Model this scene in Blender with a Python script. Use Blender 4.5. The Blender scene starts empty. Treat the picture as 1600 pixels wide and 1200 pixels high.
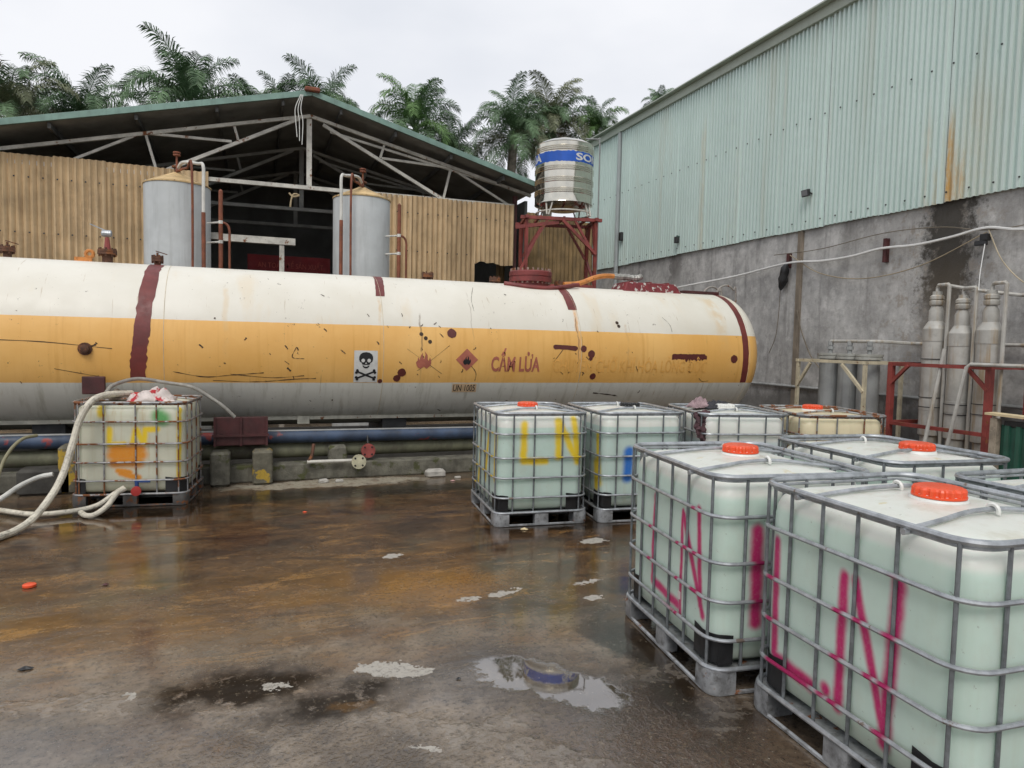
import bpy, bmesh, math, random
from mathutils import Matrix, Vector, noise as mnoise
R = math.radians
random.seed(7)
S = bpy.context.scene
COL = S.collection

# ------------------------------------------------------------------ camera, sky, sun, exposure
cam_d = bpy.data.cameras.new('camera')
cam = bpy.data.objects.new('camera', cam_d); COL.objects.link(cam)
cam_d.sensor_width = 36.0; cam_d.lens = 24.22; cam_d.clip_end = 1000; cam_d.clip_start = 0.05
cam.matrix_world = Matrix(((0.937105, 0.000649, -0.349047, 0.0),
                           (-0.348364, 0.064287, -0.935152, 0.0),
                           (0.021833, 0.997931, 0.060469, 1.86),
                           (0, 0, 0, 1)))
S.camera = cam
SUN_EL, SUN_AZ = R(52), R(212)          # azimuth measured from +Y clockwise
world = bpy.data.worlds.new('World'); S.world = world; world.use_nodes = True
wn = world.node_tree; wn.nodes.clear()
sky = wn.nodes.new('ShaderNodeTexSky'); sky.sky_type = 'NISHITA'; sky.sun_disc = False
sky.sun_elevation = SUN_EL; sky.sun_rotation = SUN_AZ; sky.air_density = 1.0; sky.dust_density = 4.0
tc = wn.nodes.new('ShaderNodeTexCoord')
mp = wn.nodes.new('ShaderNodeMapping'); mp.inputs['Scale'].default_value = (1.0, 1.0, 2.2)
nz = wn.nodes.new('ShaderNodeTexNoise'); nz.inputs['Scale'].default_value = 1.7; nz.inputs['Detail'].default_value = 5
rp = wn.nodes.new('ShaderNodeValToRGB')
rp.color_ramp.elements[0].position = 0.30; rp.color_ramp.elements[0].color = (0.63, 0.67, 0.745, 1)
rp.color_ramp.elements[1].position = 0.68; rp.color_ramp.elements[1].color = (0.91, 0.92, 0.955, 1)
sc10 = wn.nodes.new('ShaderNodeVectorMath'); sc10.operation = 'SCALE'; sc10.inputs['Scale'].default_value = 9.8
mx = wn.nodes.new('ShaderNodeMix'); mx.data_type = 'RGBA'; mx.inputs[0].default_value = 0.95
bg = wn.nodes.new('ShaderNodeBackground'); bg.inputs['Strength'].default_value = 0.10
wo = wn.nodes.new('ShaderNodeOutputWorld')
for a, b in ((tc.outputs['Generated'], mp.inputs['Vector']), (mp.outputs['Vector'], nz.inputs['Vector']),
             (nz.outputs['Fac'], rp.inputs['Fac']), (rp.outputs['Color'], sc10.inputs[0]),
             (sky.outputs['Color'], mx.inputs[6]), (sc10.outputs[0], mx.inputs[7]),
             (mx.outputs[2], bg.inputs['Color']), (bg.outputs[0], wo.inputs['Surface'])):
    wn.links.new(a, b)
sun_d = bpy.data.lights.new('sun', 'SUN'); sun_d.energy = 1.4; sun_d.angle = R(25); sun_d.color = (1.0, 0.965, 0.91)
sun = bpy.data.objects.new('sun', sun_d); COL.objects.link(sun)
sd = Vector((math.sin(SUN_AZ) * math.cos(SUN_EL), math.cos(SUN_AZ) * math.cos(SUN_EL), math.sin(SUN_EL)))
sun.rotation_euler = sd.to_track_quat('Z', 'Y').to_euler()
S.view_settings.view_transform = 'Standard'; S.view_settings.look = 'None'
S.view_settings.exposure = 0.12; S.view_settings.gamma = 1.0; S.view_settings.use_curve_mapping = False
S.render.engine = 'CYCLES'; S.cycles.max_bounces = 4; S.cycles.diffuse_bounces = 3; S.cycles.glossy_bounces = 3; S.cycles.caustics_reflective = False; S.cycles.use_denoising = True; S.cycles.use_adaptive_sampling = True; S.cycles.adaptive_threshold = 0.02

# ------------------------------------------------------------------ node helpers
def new_mat(name):
    m = bpy.data.materials.new(name); m.use_nodes = True
    nt = m.node_tree; nt.nodes.clear()
    o = nt.nodes.new('ShaderNodeOutputMaterial'); b = nt.nodes.new('ShaderNodeBsdfPrincipled')
    nt.links.new(b.outputs[0], o.inputs['Surface'])
    return m, nt, b
def lk(nt, a, b): nt.links.new(a, b)
def nd(nt, t, ins=None, **kw):
    n = nt.nodes.new(t)
    for k, v in kw.items(): setattr(n, k, v)
    if ins:
        for k, v in ins.items():
            if hasattr(v, 'is_linked') or isinstance(v, bpy.types.NodeSocket): nt.links.new(v, n.inputs[k])
            else: n.inputs[k].default_value = v
    return n
def c4(c): return (c[0], c[1], c[2], 1.0)
def mixc(nt, fac, a, b, blend='MIX'):
    n = nt.nodes.new('ShaderNodeMix'); n.data_type = 'RGBA'; n.blend_type = blend
    for i, v in ((0, fac), (6, a), (7, b)):
        if isinstance(v, bpy.types.NodeSocket): nt.links.new(v, n.inputs[i])
        elif i == 0: n.inputs[0].default_value = v
        else: n.inputs[i].default_value = c4(v)
    return n.outputs[2]
def mth(nt, op, a, b=None, c=None, clamp=False):
    n = nt.nodes.new('ShaderNodeMath'); n.operation = op; n.use_clamp = clamp
    for i, v in enumerate((a, b, c)):
        if v is None: continue
        if isinstance(v, bpy.types.NodeSocket): nt.links.new(v, n.inputs[i])
        else: n.inputs[i].default_value = v
    return n.outputs[0]
def sstep(nt, v, lo, hi, a=0.0, b=1.0):
    n = nt.nodes.new('ShaderNodeMapRange'); n.interpolation_type = 'SMOOTHSTEP'
    nt.links.new(v, n.inputs[0])
    n.inputs[1].default_value = lo; n.inputs[2].default_value = hi; n.inputs[3].default_value = a; n.inputs[4].default_value = b
    return n.outputs[0]
def noise(nt, vec, scale, detail=4, rough=0.55, stretch=None, dist=0.0, off=None):
    if stretch or off:
        m = nd(nt, 'ShaderNodeMapping', {'Vector': vec})
        if stretch: m.inputs['Scale'].default_value = stretch
        if off: m.inputs['Location'].default_value = off
        vec = m.outputs[0]
    n = nd(nt, 'ShaderNodeTexNoise', {'Vector': vec, 'Scale': scale, 'Detail': detail, 'Roughness': rough, 'Distortion': dist})
    return n.outputs['Fac']
def bump(nt, b, h, strength, dist=0.01):
    n = nd(nt, 'ShaderNodeBump', {'Height': h, 'Strength': strength, 'Distance': dist}); lk(nt, n.outputs[0], b.inputs['Normal'])

RUST = (0.20, 0.075, 0.028)
def weathered(name, col, rough=0.6, metal=0.0, var=0.18, scale=3.0, rust=0.0, rust_scale=9.0, rust_col=RUST, streak=0.0,
              streak_col=(0.05, 0.042, 0.034), fine=0.0, bmp=0.15, per_object=True, spec=0.5, grime=0.0, blotch=None, blotch_amt=0.0, objvar=0.0):
    m, nt, b = new_mat(name)
    co = nd(nt, 'ShaderNodeTexCoord').outputs['Object']
    if per_object:
        oi = nd(nt, 'ShaderNodeObjectInfo').outputs['Random']
        sh = mth(nt, 'MULTIPLY', oi, 37.0)
        cm = nd(nt, 'ShaderNodeCombineXYZ', {0: sh, 1: sh, 2: sh}).outputs[0]
        co = nd(nt, 'ShaderNodeVectorMath', {0: co, 1: cm}, operation='ADD').outputs[0]
    n1 = noise(nt, co, scale, 4, 0.6)
    f = sstep(nt, n1, 0.3, 0.7)
    lo = [max(0, v * (1 - var)) for v in col]; hi = [min(1, v * (1 + var)) for v in col]
    c = mixc(nt, f, lo, hi)
    if objvar:
        c = mixc(nt, mth(nt, 'MULTIPLY', nd(nt, 'ShaderNodeObjectInfo').outputs['Random'], objvar), c, [v*.45 for v in col])
    if blotch:
        c = mixc(nt, sstep(nt, noise(nt, co, scale * 0.8, 5, 0.6, off=(3, 9, 4)), 0.62 - blotch_amt, 0.68 - blotch_amt), c, blotch)
    if streak:
        s = sstep(nt, noise(nt, co, 5.0, 4, 0.6, stretch=(2.2, 2.2, 0.16), off=(11, 3, 5)), 0.46, 0.75)
        c = mixc(nt, mth(nt, 'MULTIPLY', s, streak), c, streak_col)
    if grime:
        g = sstep(nt, noise(nt, co, scale * 2.3, 6, 0.7, off=(5, 1, 8)), 0.45, 0.75)
        c = mixc(nt, mth(nt, 'MULTIPLY', g, grime), c, (0.06, 0.05, 0.04))
    rs = rough
    if rust:
        rn = noise(nt, co, rust_scale, 5, 0.68, off=(1, 7, 2))
        rm = sstep(nt, rn, 0.66 - rust * 0.3, 0.72 - rust * 0.3)
        c = mixc(nt, rm, c, rust_col)
        rs = mth(nt, 'MAXIMUM', mth(nt, 'MULTIPLY', rm, 0.85), rough)
        if metal:
            lk(nt, mth(nt, 'MULTIPLY', mth(nt, 'SUBTRACT', 1.0, rm), metal), b.inputs['Metallic'])
    elif metal: b.inputs['Metallic'].default_value = metal
    if isinstance(rs, bpy.types.NodeSocket): lk(nt, rs, b.inputs['Roughness'])
    else:
        lk(nt, sstep(nt, noise(nt, co, scale * 2.7, 2), 0.2, 0.8, max(0.02, rs - 0.1), min(1, rs + 0.1)), b.inputs['Roughness'])
    lk(nt, c, b.inputs['Base Color'])
    b.inputs['Specular IOR Level'].default_value = spec
    if bmp:
        h = noise(nt, co, scale * 9, 3, 0.65)
        bump(nt, b, h, bmp, 0.008)
    return m

# ------------------------------------------------------------------ mesh helpers
class MB:
    def __init__(s): s.v = []; s.f = []
    def add(s, vs, fs):
        o = len(s.v); s.v += [tuple(v) for v in vs]; s.f += [tuple(i + o for i in f) for f in fs]; return s
    def box(s, c, d, rz=0.0, ry=0.0):
        x, y, z = (k / 2 for k in d)
        m = Matrix.Rotation(rz, 3, 'Z') @ Matrix.Rotation(ry, 3, 'Y')
        vs = [Vector(c) + m @ Vector(p) for p in ((-x,-y,-z),(x,-y,-z),(x,y,-z),(-x,y,-z),(-x,-y,z),(x,-y,z),(x,y,z),(-x,y,z))]
        return s.add(vs, [(0,3,2,1),(4,5,6,7),(0,1,5,4),(1,2,6,5),(2,3,7,6),(3,0,4,7)])
    def rbox(s, c, d, r, rz=0.0, n=3, bev=0.0):
        """box with rounded vertical edges"""
        hx, hy, hz = (k / 2 for k in d)
        loop = []
        for qx, qy, a0 in ((1,1,0),(-1,1,90),(-1,-1,180),(1,-1,270)):
            for k in range(n + 1):
                a = R(a0 + 90 * k / n); loop.append((qx * (hx - r) + r * math.cos(a), qy * (hy - r) + r * math.sin(a)))
        m = Matrix.Rotation(rz, 3, 'Z'); N = len(loop); vs = []
        lv = ((-hz, bev), (-hz + bev, 0), (hz - bev, 0), (hz, bev)) if bev else ((-hz, 0), (hz, 0))
        for z, i in lv:
            for x, y in loop:
                vs.append(Vector(c) + m @ Vector((x * (1 - i / hx), y * (1 - i / hy), z)))
        K = len(lv); fs = [(k*N+i, k*N+(i+1)%N, (k+1)*N+(i+1)%N, (k+1)*N+i) for k in range(K-1) for i in range(N)]
        fs += [tuple(range(N-1,-1,-1)), tuple((K-1)*N+i for i in range(N))]
        return s.add(vs, fs)
    def bar(s, a, b, w, h=None, up=(0,0,1)):
        a = Vector(a); b = Vector(b); h = h or w; d = (b - a).normalized(); u = Vector(up)
        if abs(d.dot(u)) > 0.98: u = Vector((0,1,0))
        r = d.cross(u).normalized(); u = r.cross(d).normalized()
        vs = []
        for p in (a, b):
            for i, j in ((-1,-1),(1,-1),(1,1),(-1,1)): vs.append(p + r * (i*w/2) + u * (j*h/2))
        return s.add(vs, [(0,1,2,3),(7,6,5,4),(0,4,5,1),(1,5,6,2),(2,6,7,3),(3,7,4,0)])
    def tube(s, pts, r, n=8, closed=False, cap=True):
        P = [Vector(p) for p in pts]; N = len(P)
        rr = r if isinstance(r, (list, tuple)) else [r] * N
        T = []
        for i in range(N):
            if closed: t = P[(i+1)%N] - P[i-1]
            else: t = P[min(i+1,N-1)] - P[max(i-1,0)]
            T.append(t.normalized())
        u = T[0].orthogonal().normalized()
        if abs(T[0].z) < 0.9: u = (Vector((0,0,1)) - T[0] * T[0].z).normalized()
        vs = []
        for i in range(N):
            u = (u - T[i] * u.dot(T[i])).normalized(); w = T[i].cross(u)
            for k in range(n):
                a = 2*math.pi*k/n; vs.append(P[i] + (u*math.cos(a) + w*math.sin(a)) * rr[i])
        fs = []
        for i in range(N if closed else N-1):
            j = (i+1) % N
            for k in range(n): fs.append((i*n+k, i*n+(k+1)%n, j*n+(k+1)%n, j*n+k))
        if not closed and cap: fs += [tuple(range(n-1,-1,-1)), tuple((N-1)*n+k for k in range(n))]
        return s.add(vs, fs)
    def lathe(s, prof, n=32, c=(0,0,0), axis='Z'):
        vs = []; K = len(prof)
        for r, z in prof:
            for k in range(n):
                a = 2*math.pi*k/n; p = (r*math.cos(a), r*math.sin(a), z)
                if axis == 'X': p = (z, p[0], p[1])
                elif axis == 'Y': p = (p[0], -z, p[1])
                vs.append(Vector(c) + Vector(p))
        fs = [(i*n+k, i*n+(k+1)%n, (i+1)*n+(k+1)%n, (i+1)*n+k) for i in range(K-1) for k in range(n)]
        if prof[0][0] > 1e-4: fs.append(tuple(range(n-1,-1,-1)))
        if prof[-1][0] > 1e-4: fs.append(tuple((K-1)*n+k for k in range(n)))
        return s.add(vs, fs)
    def mesh(s, name, mat=None, smooth=35):
        me = bpy.data.meshes.new(name); me.from_pydata(s.v, [], s.f)
        bm = bmesh.new(); bm.from_mesh(me); bmesh.ops.remove_doubles(bm, verts=bm.verts, dist=1e-5)
        bmesh.ops.recalc_face_normals(bm, faces=bm.faces); bm.to_mesh(me); bm.free()
        if smooth:
            me.polygons.foreach_set('use_smooth', [True]*len(me.polygons)); me.set_sharp_from_angle(angle=R(smooth))
        if mat: me.materials.append(mat)
        return me
    def build(s, name, mat, parent=None, smooth=35, local=False, bevel=0.0):
        if parent is not None and not local:
            l = parent.location
            if parent.parent is not None: l = l + parent.parent.location
            s.v = [(v[0]-l.x, v[1]-l.y, v[2]-l.z) for v in s.v]
        o = bpy.data.objects.new(name, s.mesh(name, mat, smooth)); COL.objects.link(o)
        if parent is not None: o.parent = parent
        if bevel:
            md = o.modifiers.new('bevel', 'BEVEL'); md.width = bevel; md.segments = 2; md.limit_method = 'ANGLE'; md.angle_limit = R(50)
        return o
def tag(o, label, cat, group=None, kind=None):
    o['label'] = label; o['category'] = cat
    if group: o['group'] = group
    if kind: o['kind'] = kind
    return o
def thing(name, loc, label, cat, group=None, rz=0.0):
    o = bpy.data.objects.new(name, None); COL.objects.link(o); o.location = loc; o.rotation_euler = (0, 0, rz)
    o.empty_display_size = 0.2
    return tag(o, label, cat, group)
def single(name, mb, mat, loc, label, cat, group=None, smooth=35, bevel=0.0):
    """a thing that is one mesh, given in world coordinates, with its origin at its base"""
    mb.v = [(v[0]-loc[0], v[1]-loc[1], v[2]-loc[2]) for v in mb.v]
    o = mb.build(name, mat, None, smooth, bevel=bevel); o.location = loc
    return tag(o, label, cat, group)
def structure(name, mb, mat, smooth=0):
    o = mb.build(name, mat, None, smooth); o['kind'] = 'structure'; return o
def curve(pts, n=8):
    """Catmull-Rom through pts"""
    P = [Vector(p) for p in pts]; P = [P[0]*2-P[1]] + P + [P[-1]*2-P[-2]]; out = []
    for i in range(1, len(P)-2):
        for k in range(n):
            t = k/n; a, b, c, d = P[i-1], P[i], P[i+1], P[i+2]
            out.append(0.5*((2*b)+(c-a)*t+(2*a-5*b+4*c-d)*t*t+(3*b-a-3*c+d)*t**3))
    out.append(P[-2]); return out

# ------------------------------------------------------------------ plain materials
GALV = weathered('galvanised_steel', (0.42, 0.44, 0.46), 0.42, 0.75, 0.25, 14, bmp=0.1, grime=0.25)
DULL_GALV = weathered('dull_galvanised_bar', (0.20, 0.215, 0.225), 0.45, 0.5, 0.25, 14, bmp=0.1, grime=0.25)
PALLET = weathered('muddy_pallet_steel', (0.38, 0.39, 0.40), 0.5, 0.5, 0.3, 9, rust=0.16, rust_scale=6, bmp=0.2, grime=0.75)
RUSTY_STEEL = weathered('rusty_cage_steel', (0.33, 0.33, 0.33), 0.5, 0.6, 0.25, 12, rust=0.55, rust_scale=7, bmp=0.2)
RED_OXIDE = weathered('red_oxide_paint', (0.19, 0.036, 0.033), 0.55, 0, 0.25, 5, grime=0.25, bmp=0.2)
RED_STEEL = weathered('red_primed_steel', (0.23, 0.045, 0.038), 0.5, 0, 0.3, 4, rust=0.25, rust_scale=5, bmp=0.2, grime=0.2)
DARK_RED = weathered('dark_red_paint', (0.062, 0.016, 0.016), 0.6, 0, 0.3, 5, grime=0.3)
WHITE_PIPE = weathered('white_painted_pipe', (0.66, 0.65, 0.60), 0.45, 0, 0.12, 4, streak=0.3)
WHITE_STEEL = weathered('white_painted_steel', (0.56, 0.54, 0.48), 0.6, 0, 0.2, 3, rust=0.2, rust_scale=4, grime=0.3)
PVC = weathered('grey_pvc', (0.44, 0.43, 0.395), 0.5, 0, 0.15, 3, streak=0.8, streak_col=(0.30, 0.20, 0.09), grime=0.2)
PVC_DARK = weathered('grey_pvc_plain', (0.30, 0.31, 0.305), 0.5, 0, 0.15, 3, streak=0.4)
SILO = weathered('blue_grey_silo_paint', (0.455, 0.475, 0.475), 0.5, 0, 0.10, 1.5, streak=0.4, streak_col=(0.25, 0.25, 0.24), bmp=0.06)
SILO_TOP = weathered('ochre_silo_roof_paint', (0.55, 0.39, 0.19), 0.65, 0, 0.25, 4, rust=0.2, grime=.3)
RUST_PIPE = weathered('red_brown_pipe', (0.20, 0.062, 0.030), 0.6, 0, 0.3, 6, rust=0.3)
RUST_DARK = weathered('rusty_iron', (0.10, 0.045, 0.026), 0.8, 0, 0.4, 12, rust=0.4, bmp=0.4)
ORANGE_PIPE = weathered('orange_pipe', (0.55, 0.21, 0.05), 0.55, 0, 0.25, 6, rust=0.2)
BLACK_PL = weathered('black_plastic', (0.014, 0.014, 0.015), 0.45, 0, 0.3, 6, grime=0.0, bmp=0.1)
DARK_STEEL = weathered('dark_steel', (0.035, 0.035, 0.036), 0.6, 0, 0.3, 5)
RED_CAP = weathered('red_orange_plastic', (0.74, 0.085, 0.025), 0.38, 0, 0.08, 8, bmp=0.03)
WHITE_PL = weathered('white_plastic', (0.72, 0.72, 0.68), 0.4, 0, 0.08, 8, bmp=0.03)
HOSE = weathered('cream_hose', (0.60, 0.56, 0.46), 0.5, 0, 0.15, 9, grime=0.7, bmp=0.1)
HOSE_GREY = weathered('grey_hose', (0.26, 0.25, 0.22), 0.35, 0, 0.2, 9, grime=0.3)
CONC = weathered('grey_concrete_block', (0.145, 0.138, 0.108), 0.85, 0, 0.35, 6, streak=0.4, bmp=0.6, grime=0.45, blotch=(0.075, 0.08, 0.03), blotch_amt=0.06)  # base tone darkened to carry the tank overhang's shade; blotches are moss
CONC_Y = weathered('yellow_marked_concrete', (0.14, 0.13, 0.095), 0.85, 0, 0.3, 6, bmp=0.6, grime=0.4, blotch=(0.45, 0.30, 0.04), blotch_amt=0.08)  # base also darkened for the shade below the tank; blotches are yellow paint
ROOF_GREEN = weathered('green_roof_sheet', (0.19, 0.30, 0.255), 0.5, 0, 0.18, 2, streak=0.2)
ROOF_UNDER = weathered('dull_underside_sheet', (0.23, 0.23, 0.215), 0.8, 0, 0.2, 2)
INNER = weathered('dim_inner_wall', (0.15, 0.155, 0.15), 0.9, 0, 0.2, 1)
FIBRE = weathered('tan_fibre_sheet', (0.60, 0.44, 0.255), 0.8, 0, 0.16, 1.2, streak=0.5, streak_col=(0.21, 0.125, 0.062), bmp=0.25, grime=0.22, objvar=.3)
CLAD_FASCIA = weathered('fascia_sheet', (0.40, 0.44, 0.37), 0.5, 0, 0.08, 1.0, streak=0.1, rust=0.02, rust_scale=2)
WIRE = weathered('white_cable_pipe', (0.72, 0.72, 0.70), 0.4, 0, 0.06, 6)
WIRE_D = weathered('dull_cable', (0.16, 0.135, 0.10), 0.6, 0, 0.2, 6)
WOOD = weathered('pale_wood', (0.62, 0.50, 0.30), 0.7, 0, 0.15, 6)
GREEN_PAINT = weathered('dark_green_paint', (0.016, 0.085, 0.055), 0.5, 0, 0.2, 3, streak=0.3)
STONE = weathered('pale_rubble', (0.42, 0.40, 0.36), 0.9, 0, 0.2, 12, bmp=0.5)
PLACARD = weathered('white_placard', (0.66, 0.66, 0.63), 0.5, 0, 0.06, 6, grime=0.15)
BLACK_INK = weathered('black_ink', (0.012, 0.012, 0.013), 0.5, 0, 0.2, 6)
FADED_RED = weathered('faded_red_ink', (0.42, 0.13, 0.085), 0.55, 0, 0.15, 9)
FADED_YELLOW = weathered('faded_yellow_ink', (0.78, 0.41, 0.10), 0.5, 0, 0.12, 9)
BROWN_BLOT = weathered('brown_red_touch_up_paint', (0.105, 0.022, 0.018), 0.5, 0, 0.15, 9)
ORANGE_INK = weathered('orange_plate_ink', (0.66, 0.48, 0.30), 0.5, 0, 0.1, 9)
STRIPE = weathered('red_stripe_paint', (0.155, 0.030, 0.026), 0.5, 0, 0.18, 5, grime=0.15)

# ------------------------------------------------------------------ ground
def ground_material():
    m, nt, b = new_mat('wet_stained_concrete')
    co = nd(nt, 'ShaderNodeTexCoord').outputs['Object']
    sep = nd(nt, 'ShaderNodeSeparateXYZ', {0: co})
    # warped coordinates give every patch a ragged edge
    w1 = nd(nt, 'ShaderNodeTexNoise', {'Vector': co, 'Scale': 3.2, 'Detail': 2.0}).outputs['Color']
    w2 = nd(nt, 'ShaderNodeTexNoise', {'Vector': co, 'Scale': 15.0, 'Detail': 4.0, 'Roughness': 0.65}).outputs['Color']
    def vm(op, a, b_): return nd(nt, 'ShaderNodeVectorMath', {0: a, 1: b_}, operation=op).outputs[0]
    k1 = vm('MULTIPLY', vm('SUBTRACT', w1, (.5, .5, .5)), (.75, .55, 0)); k2 = vm('MULTIPLY', vm('SUBTRACT', w2, (.5, .5, .5)), (.20, .16, 0))
    wc = vm('ADD', co, vm('ADD', k1, k2)); wcf = vm('ADD', co, vm('ADD', vm('MULTIPLY', k1, (.25, .25, 0)), vm('MULTIPLY', k2, (1.2, 1.2, 0))))
    def ell(cx, cy, rx, ry, rot=0.0, lo=0.85, hi=1.1, big=True):
        mp = nd(nt, 'ShaderNodeMapping', {'Vector': wc if big else wcf}, vector_type='TEXTURE')
        mp.inputs['Location'].default_value = (cx, cy, 0); mp.inputs['Rotation'].default_value = (0, 0, R(rot)); mp.inputs['Scale'].default_value = (rx, ry, 1000)
        d = nd(nt, 'ShaderNodeVectorMath', {0: mp.outputs[0]}, operation='LENGTH').outputs['Value']
        return sstep(nt, d, lo, hi, 1.0, 0.0)
    mx_ = lambda *a: a[0] if len(a) == 1 else mth(nt, 'MAXIMUM', a[0], mx_(*a[1:]))
    n1 = noise(nt, co, 1.3, 5, 0.68)
    n2 = noise(nt, co, 1.7, 5, 0.72, stretch=(0.7, 1.5, 1), dist=0.9, off=(4, 2, 0))
    n3 = noise(nt, co, 30, 4, 0.8)
    n4 = noise(nt, co, 7, 5, 0.72, off=(3, 1, 0))
    grey = mixc(nt, sstep(nt, n1, 0.34, 0.66), (0.085, 0.064, 0.045), (0.25, 0.198, 0.145))
    grey = mixc(nt, mth(nt, 'MULTIPLY', sstep(nt, n4, 0.50, 0.66), 0.55), grey, (0.058, 0.050, 0.043))
    grey = mixc(nt, mth(nt, 'MULTIPLY', sstep(nt, noise(nt, co, 3.1, 4, 0.7, off=(8, 5, 0)), 0.55, 0.70), 0.5), grey, (0.31, 0.255, 0.195))
    brown = mixc(nt, sstep(nt, n2, 0.36, 0.64), (0.040, 0.020, 0.010), (0.135, 0.070, 0.028))
    brown = mixc(nt, mth(nt, 'MULTIPLY', sstep(nt, noise(nt, co, 2.3, 5, 0.74, stretch=(0.6, 1.7, 1), dist=.8, off=(9, 1, 0)), 0.53, 0.67), .85), brown, (0.26, 0.135, 0.042))
    brown = mixc(nt, mth(nt, 'MULTIPLY', sstep(nt, n4, 0.48, 0.68), 0.6), brown, (0.030, 0.019, 0.012))
    brown = mixc(nt, mth(nt, 'MULTIPLY', sstep(nt, noise(nt, co, 1.0, 3, 0.6, off=(1, 4, 0)), 0.52, 0.68), .5), brown, (0.105, 0.092, 0.060))
    wy = nd(nt, 'ShaderNodeSeparateXYZ', {0: vm('ADD', co, vm('MULTIPLY', k1, (1, 5, 0)))}).outputs['Y']
    bf = mth(nt, 'MULTIPLY', sstep(nt, wy, 3.2, 4.9), sstep(nt, sep.outputs['Y'], 9.6, 8.4))
    c = mixc(nt, mth(nt, 'MULTIPLY', bf, 0.94), grey, brown)
    c = mixc(nt, mth(nt, 'MULTIPLY', ell(1.80, 2.75, 0.85, 0.8, 20, 0.4, 1.2), 0.75), c, (0.068, 0.038, 0.020))
    c = mixc(nt, mth(nt, 'MULTIPLY', ell(1.35, 5.0, 0.75, 0.45, 10, 0.3, 1.2), 0.6), c, (0.27, 0.13, 0.03))
    moss = mth(nt, 'MULTIPLY', mx_(ell(-0.05, 3.80, 0.52, 0.30, -8, 0.35, 1.15), ell(0.38, 3.50, 0.50, 0.24, 6, 0.35, 1.15)), sstep(nt, n4, .33, .47))
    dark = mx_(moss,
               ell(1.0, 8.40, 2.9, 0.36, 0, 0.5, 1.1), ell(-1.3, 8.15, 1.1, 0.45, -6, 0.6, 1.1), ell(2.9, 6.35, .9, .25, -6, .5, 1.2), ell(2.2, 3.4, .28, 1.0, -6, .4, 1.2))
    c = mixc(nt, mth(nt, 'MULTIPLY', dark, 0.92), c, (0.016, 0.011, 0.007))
    c = mixc(nt, mth(nt, 'MULTIPLY', ell(0.45, 3.45, .13, .06, 0, .4, 1.2, False), .35), c, (.20, .10, .025))
    damp = mx_(ell(1.36, 3.52, 0.55, 0.42, -40, 0.5, 1.25, False), ell(1.62, 3.25, 0.56, 0.40, -50, 0.5, 1.25, False))
    c = mixc(nt, mth(nt, 'MULTIPLY', damp, .65), c, (.040, .028, .019))
    dry = ell(0.95, 9.03, 1.75, 0.30, 0, 0.55, 1.0)
    c = mixc(nt, mth(nt, 'MULTIPLY', dry, mth(nt, 'MULTIPLY', sstep(nt, n4, .30, .55), .85)), c, (0.36, 0.325, 0.245))
    flakes = mx_(ell(0.735, 3.76, 0.225, 0.10, -32, 0.92, 0.97, False), ell(1.096, 5.83, 0.075, 0.07, 0, 0.9, 1.0, False),
                 ell(1.46, 4.68, 0.10, 0.035, -5, 0.88, 1.0, False), ell(1.73, 4.72, 0.15, 0.035, 12, 0.88, 1.0, False),
                 ell(2.97, 5.72, 0.15, 0.07, 0, 0.88, 1.0, False), ell(2.33, 4.42, 0.08, 0.04, 10, 0.88, 1.0, False), ell(2.44, 4.75, 0.14, 0.03, 0, 0.88, 1.0, False),
                 ell(0.10, 3.78, 0.07, 0.04, 0, 0.88, 1.0, False), ell(-0.60, 3.90, 0.03, 0.06, 30, 0.88, 1.0, False), ell(0.72, 2.97, 0.08, 0.025, -30, .88, 1.0, False))
    c = mixc(nt, mth(nt, 'MULTIPLY', flakes, sstep(nt, n3, .25, .5, .55, .92)), c, (0.42, 0.39, 0.34))
    c = mixc(nt, mth(nt, 'MULTIPLY', sstep(nt, n3, 0.47, 0.66), 0.62), c, (0.022, 0.017, 0.012))
    c = mixc(nt, mth(nt, 'MULTIPLY', sstep(nt, noise(nt, co, 19, 4, 0.75, off=(6, 6, 0)), 0.56, 0.68), 0.40), c, (0.24, 0.19, 0.13))
    c = mixc(nt, mth(nt, 'MULTIPLY', sstep(nt, noise(nt, co, 62, 2, 0.6, off=(2, 2, 0)), 0.685, 0.73), 0.6), c, (0.42, 0.38, 0.32))
    # tyre tracks: arcs of cross lugs
    lug = None
    for tx, ty, rad_, hw, cnt in ((2.3, 0.1, 3.16, .11, 130), (-1.9, -0.6, 4.60, .10, 170), (3.4, .6, 2.52, .12, 100)):
        q_ = vm('SUBTRACT', wcf, (tx, ty, 0)); sq = nd(nt, 'ShaderNodeSeparateXYZ', {0: q_})
        dd = nd(nt, 'ShaderNodeVectorMath', {0: vm('MULTIPLY', q_, (1, 1, 0))}, operation='LENGTH').outputs['Value']
        e_ = mth(nt, 'SUBTRACT', dd, rad_); an = mth(nt, 'ARCTAN2', sq.outputs['Y'], sq.outputs['X'])
        st_ = mth(nt, 'SINE', mth(nt, 'ADD', mth(nt, 'MULTIPLY', an, float(cnt)), mth(nt, 'MULTIPLY', mth(nt, 'ABSOLUTE', e_), 45.0)))
        t_ = mth(nt, 'MULTIPLY', sstep(nt, mth(nt, 'ABSOLUTE', e_), hw, hw*.7), sstep(nt, st_, -.2, .5, .25, 1.0))
        lug = t_ if lug is None else mth(nt, 'MAXIMUM', lug, t_)
    lug = mth(nt, 'MULTIPLY', lug, mth(nt, 'MULTIPLY', sstep(nt, n1, .34, .52), sstep(nt, sep.outputs['Y'], 5.5, 3.8)))
    lug = mth(nt, 'MULTIPLY', lug, mth(nt, 'SUBTRACT', 1.0, mx_(moss, damp)))
    c = mixc(nt, mth(nt, 'MULTIPLY', lug, .38), c, (.27, .235, .195))
    lk(nt, c, b.inputs['Base Color'])
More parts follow.
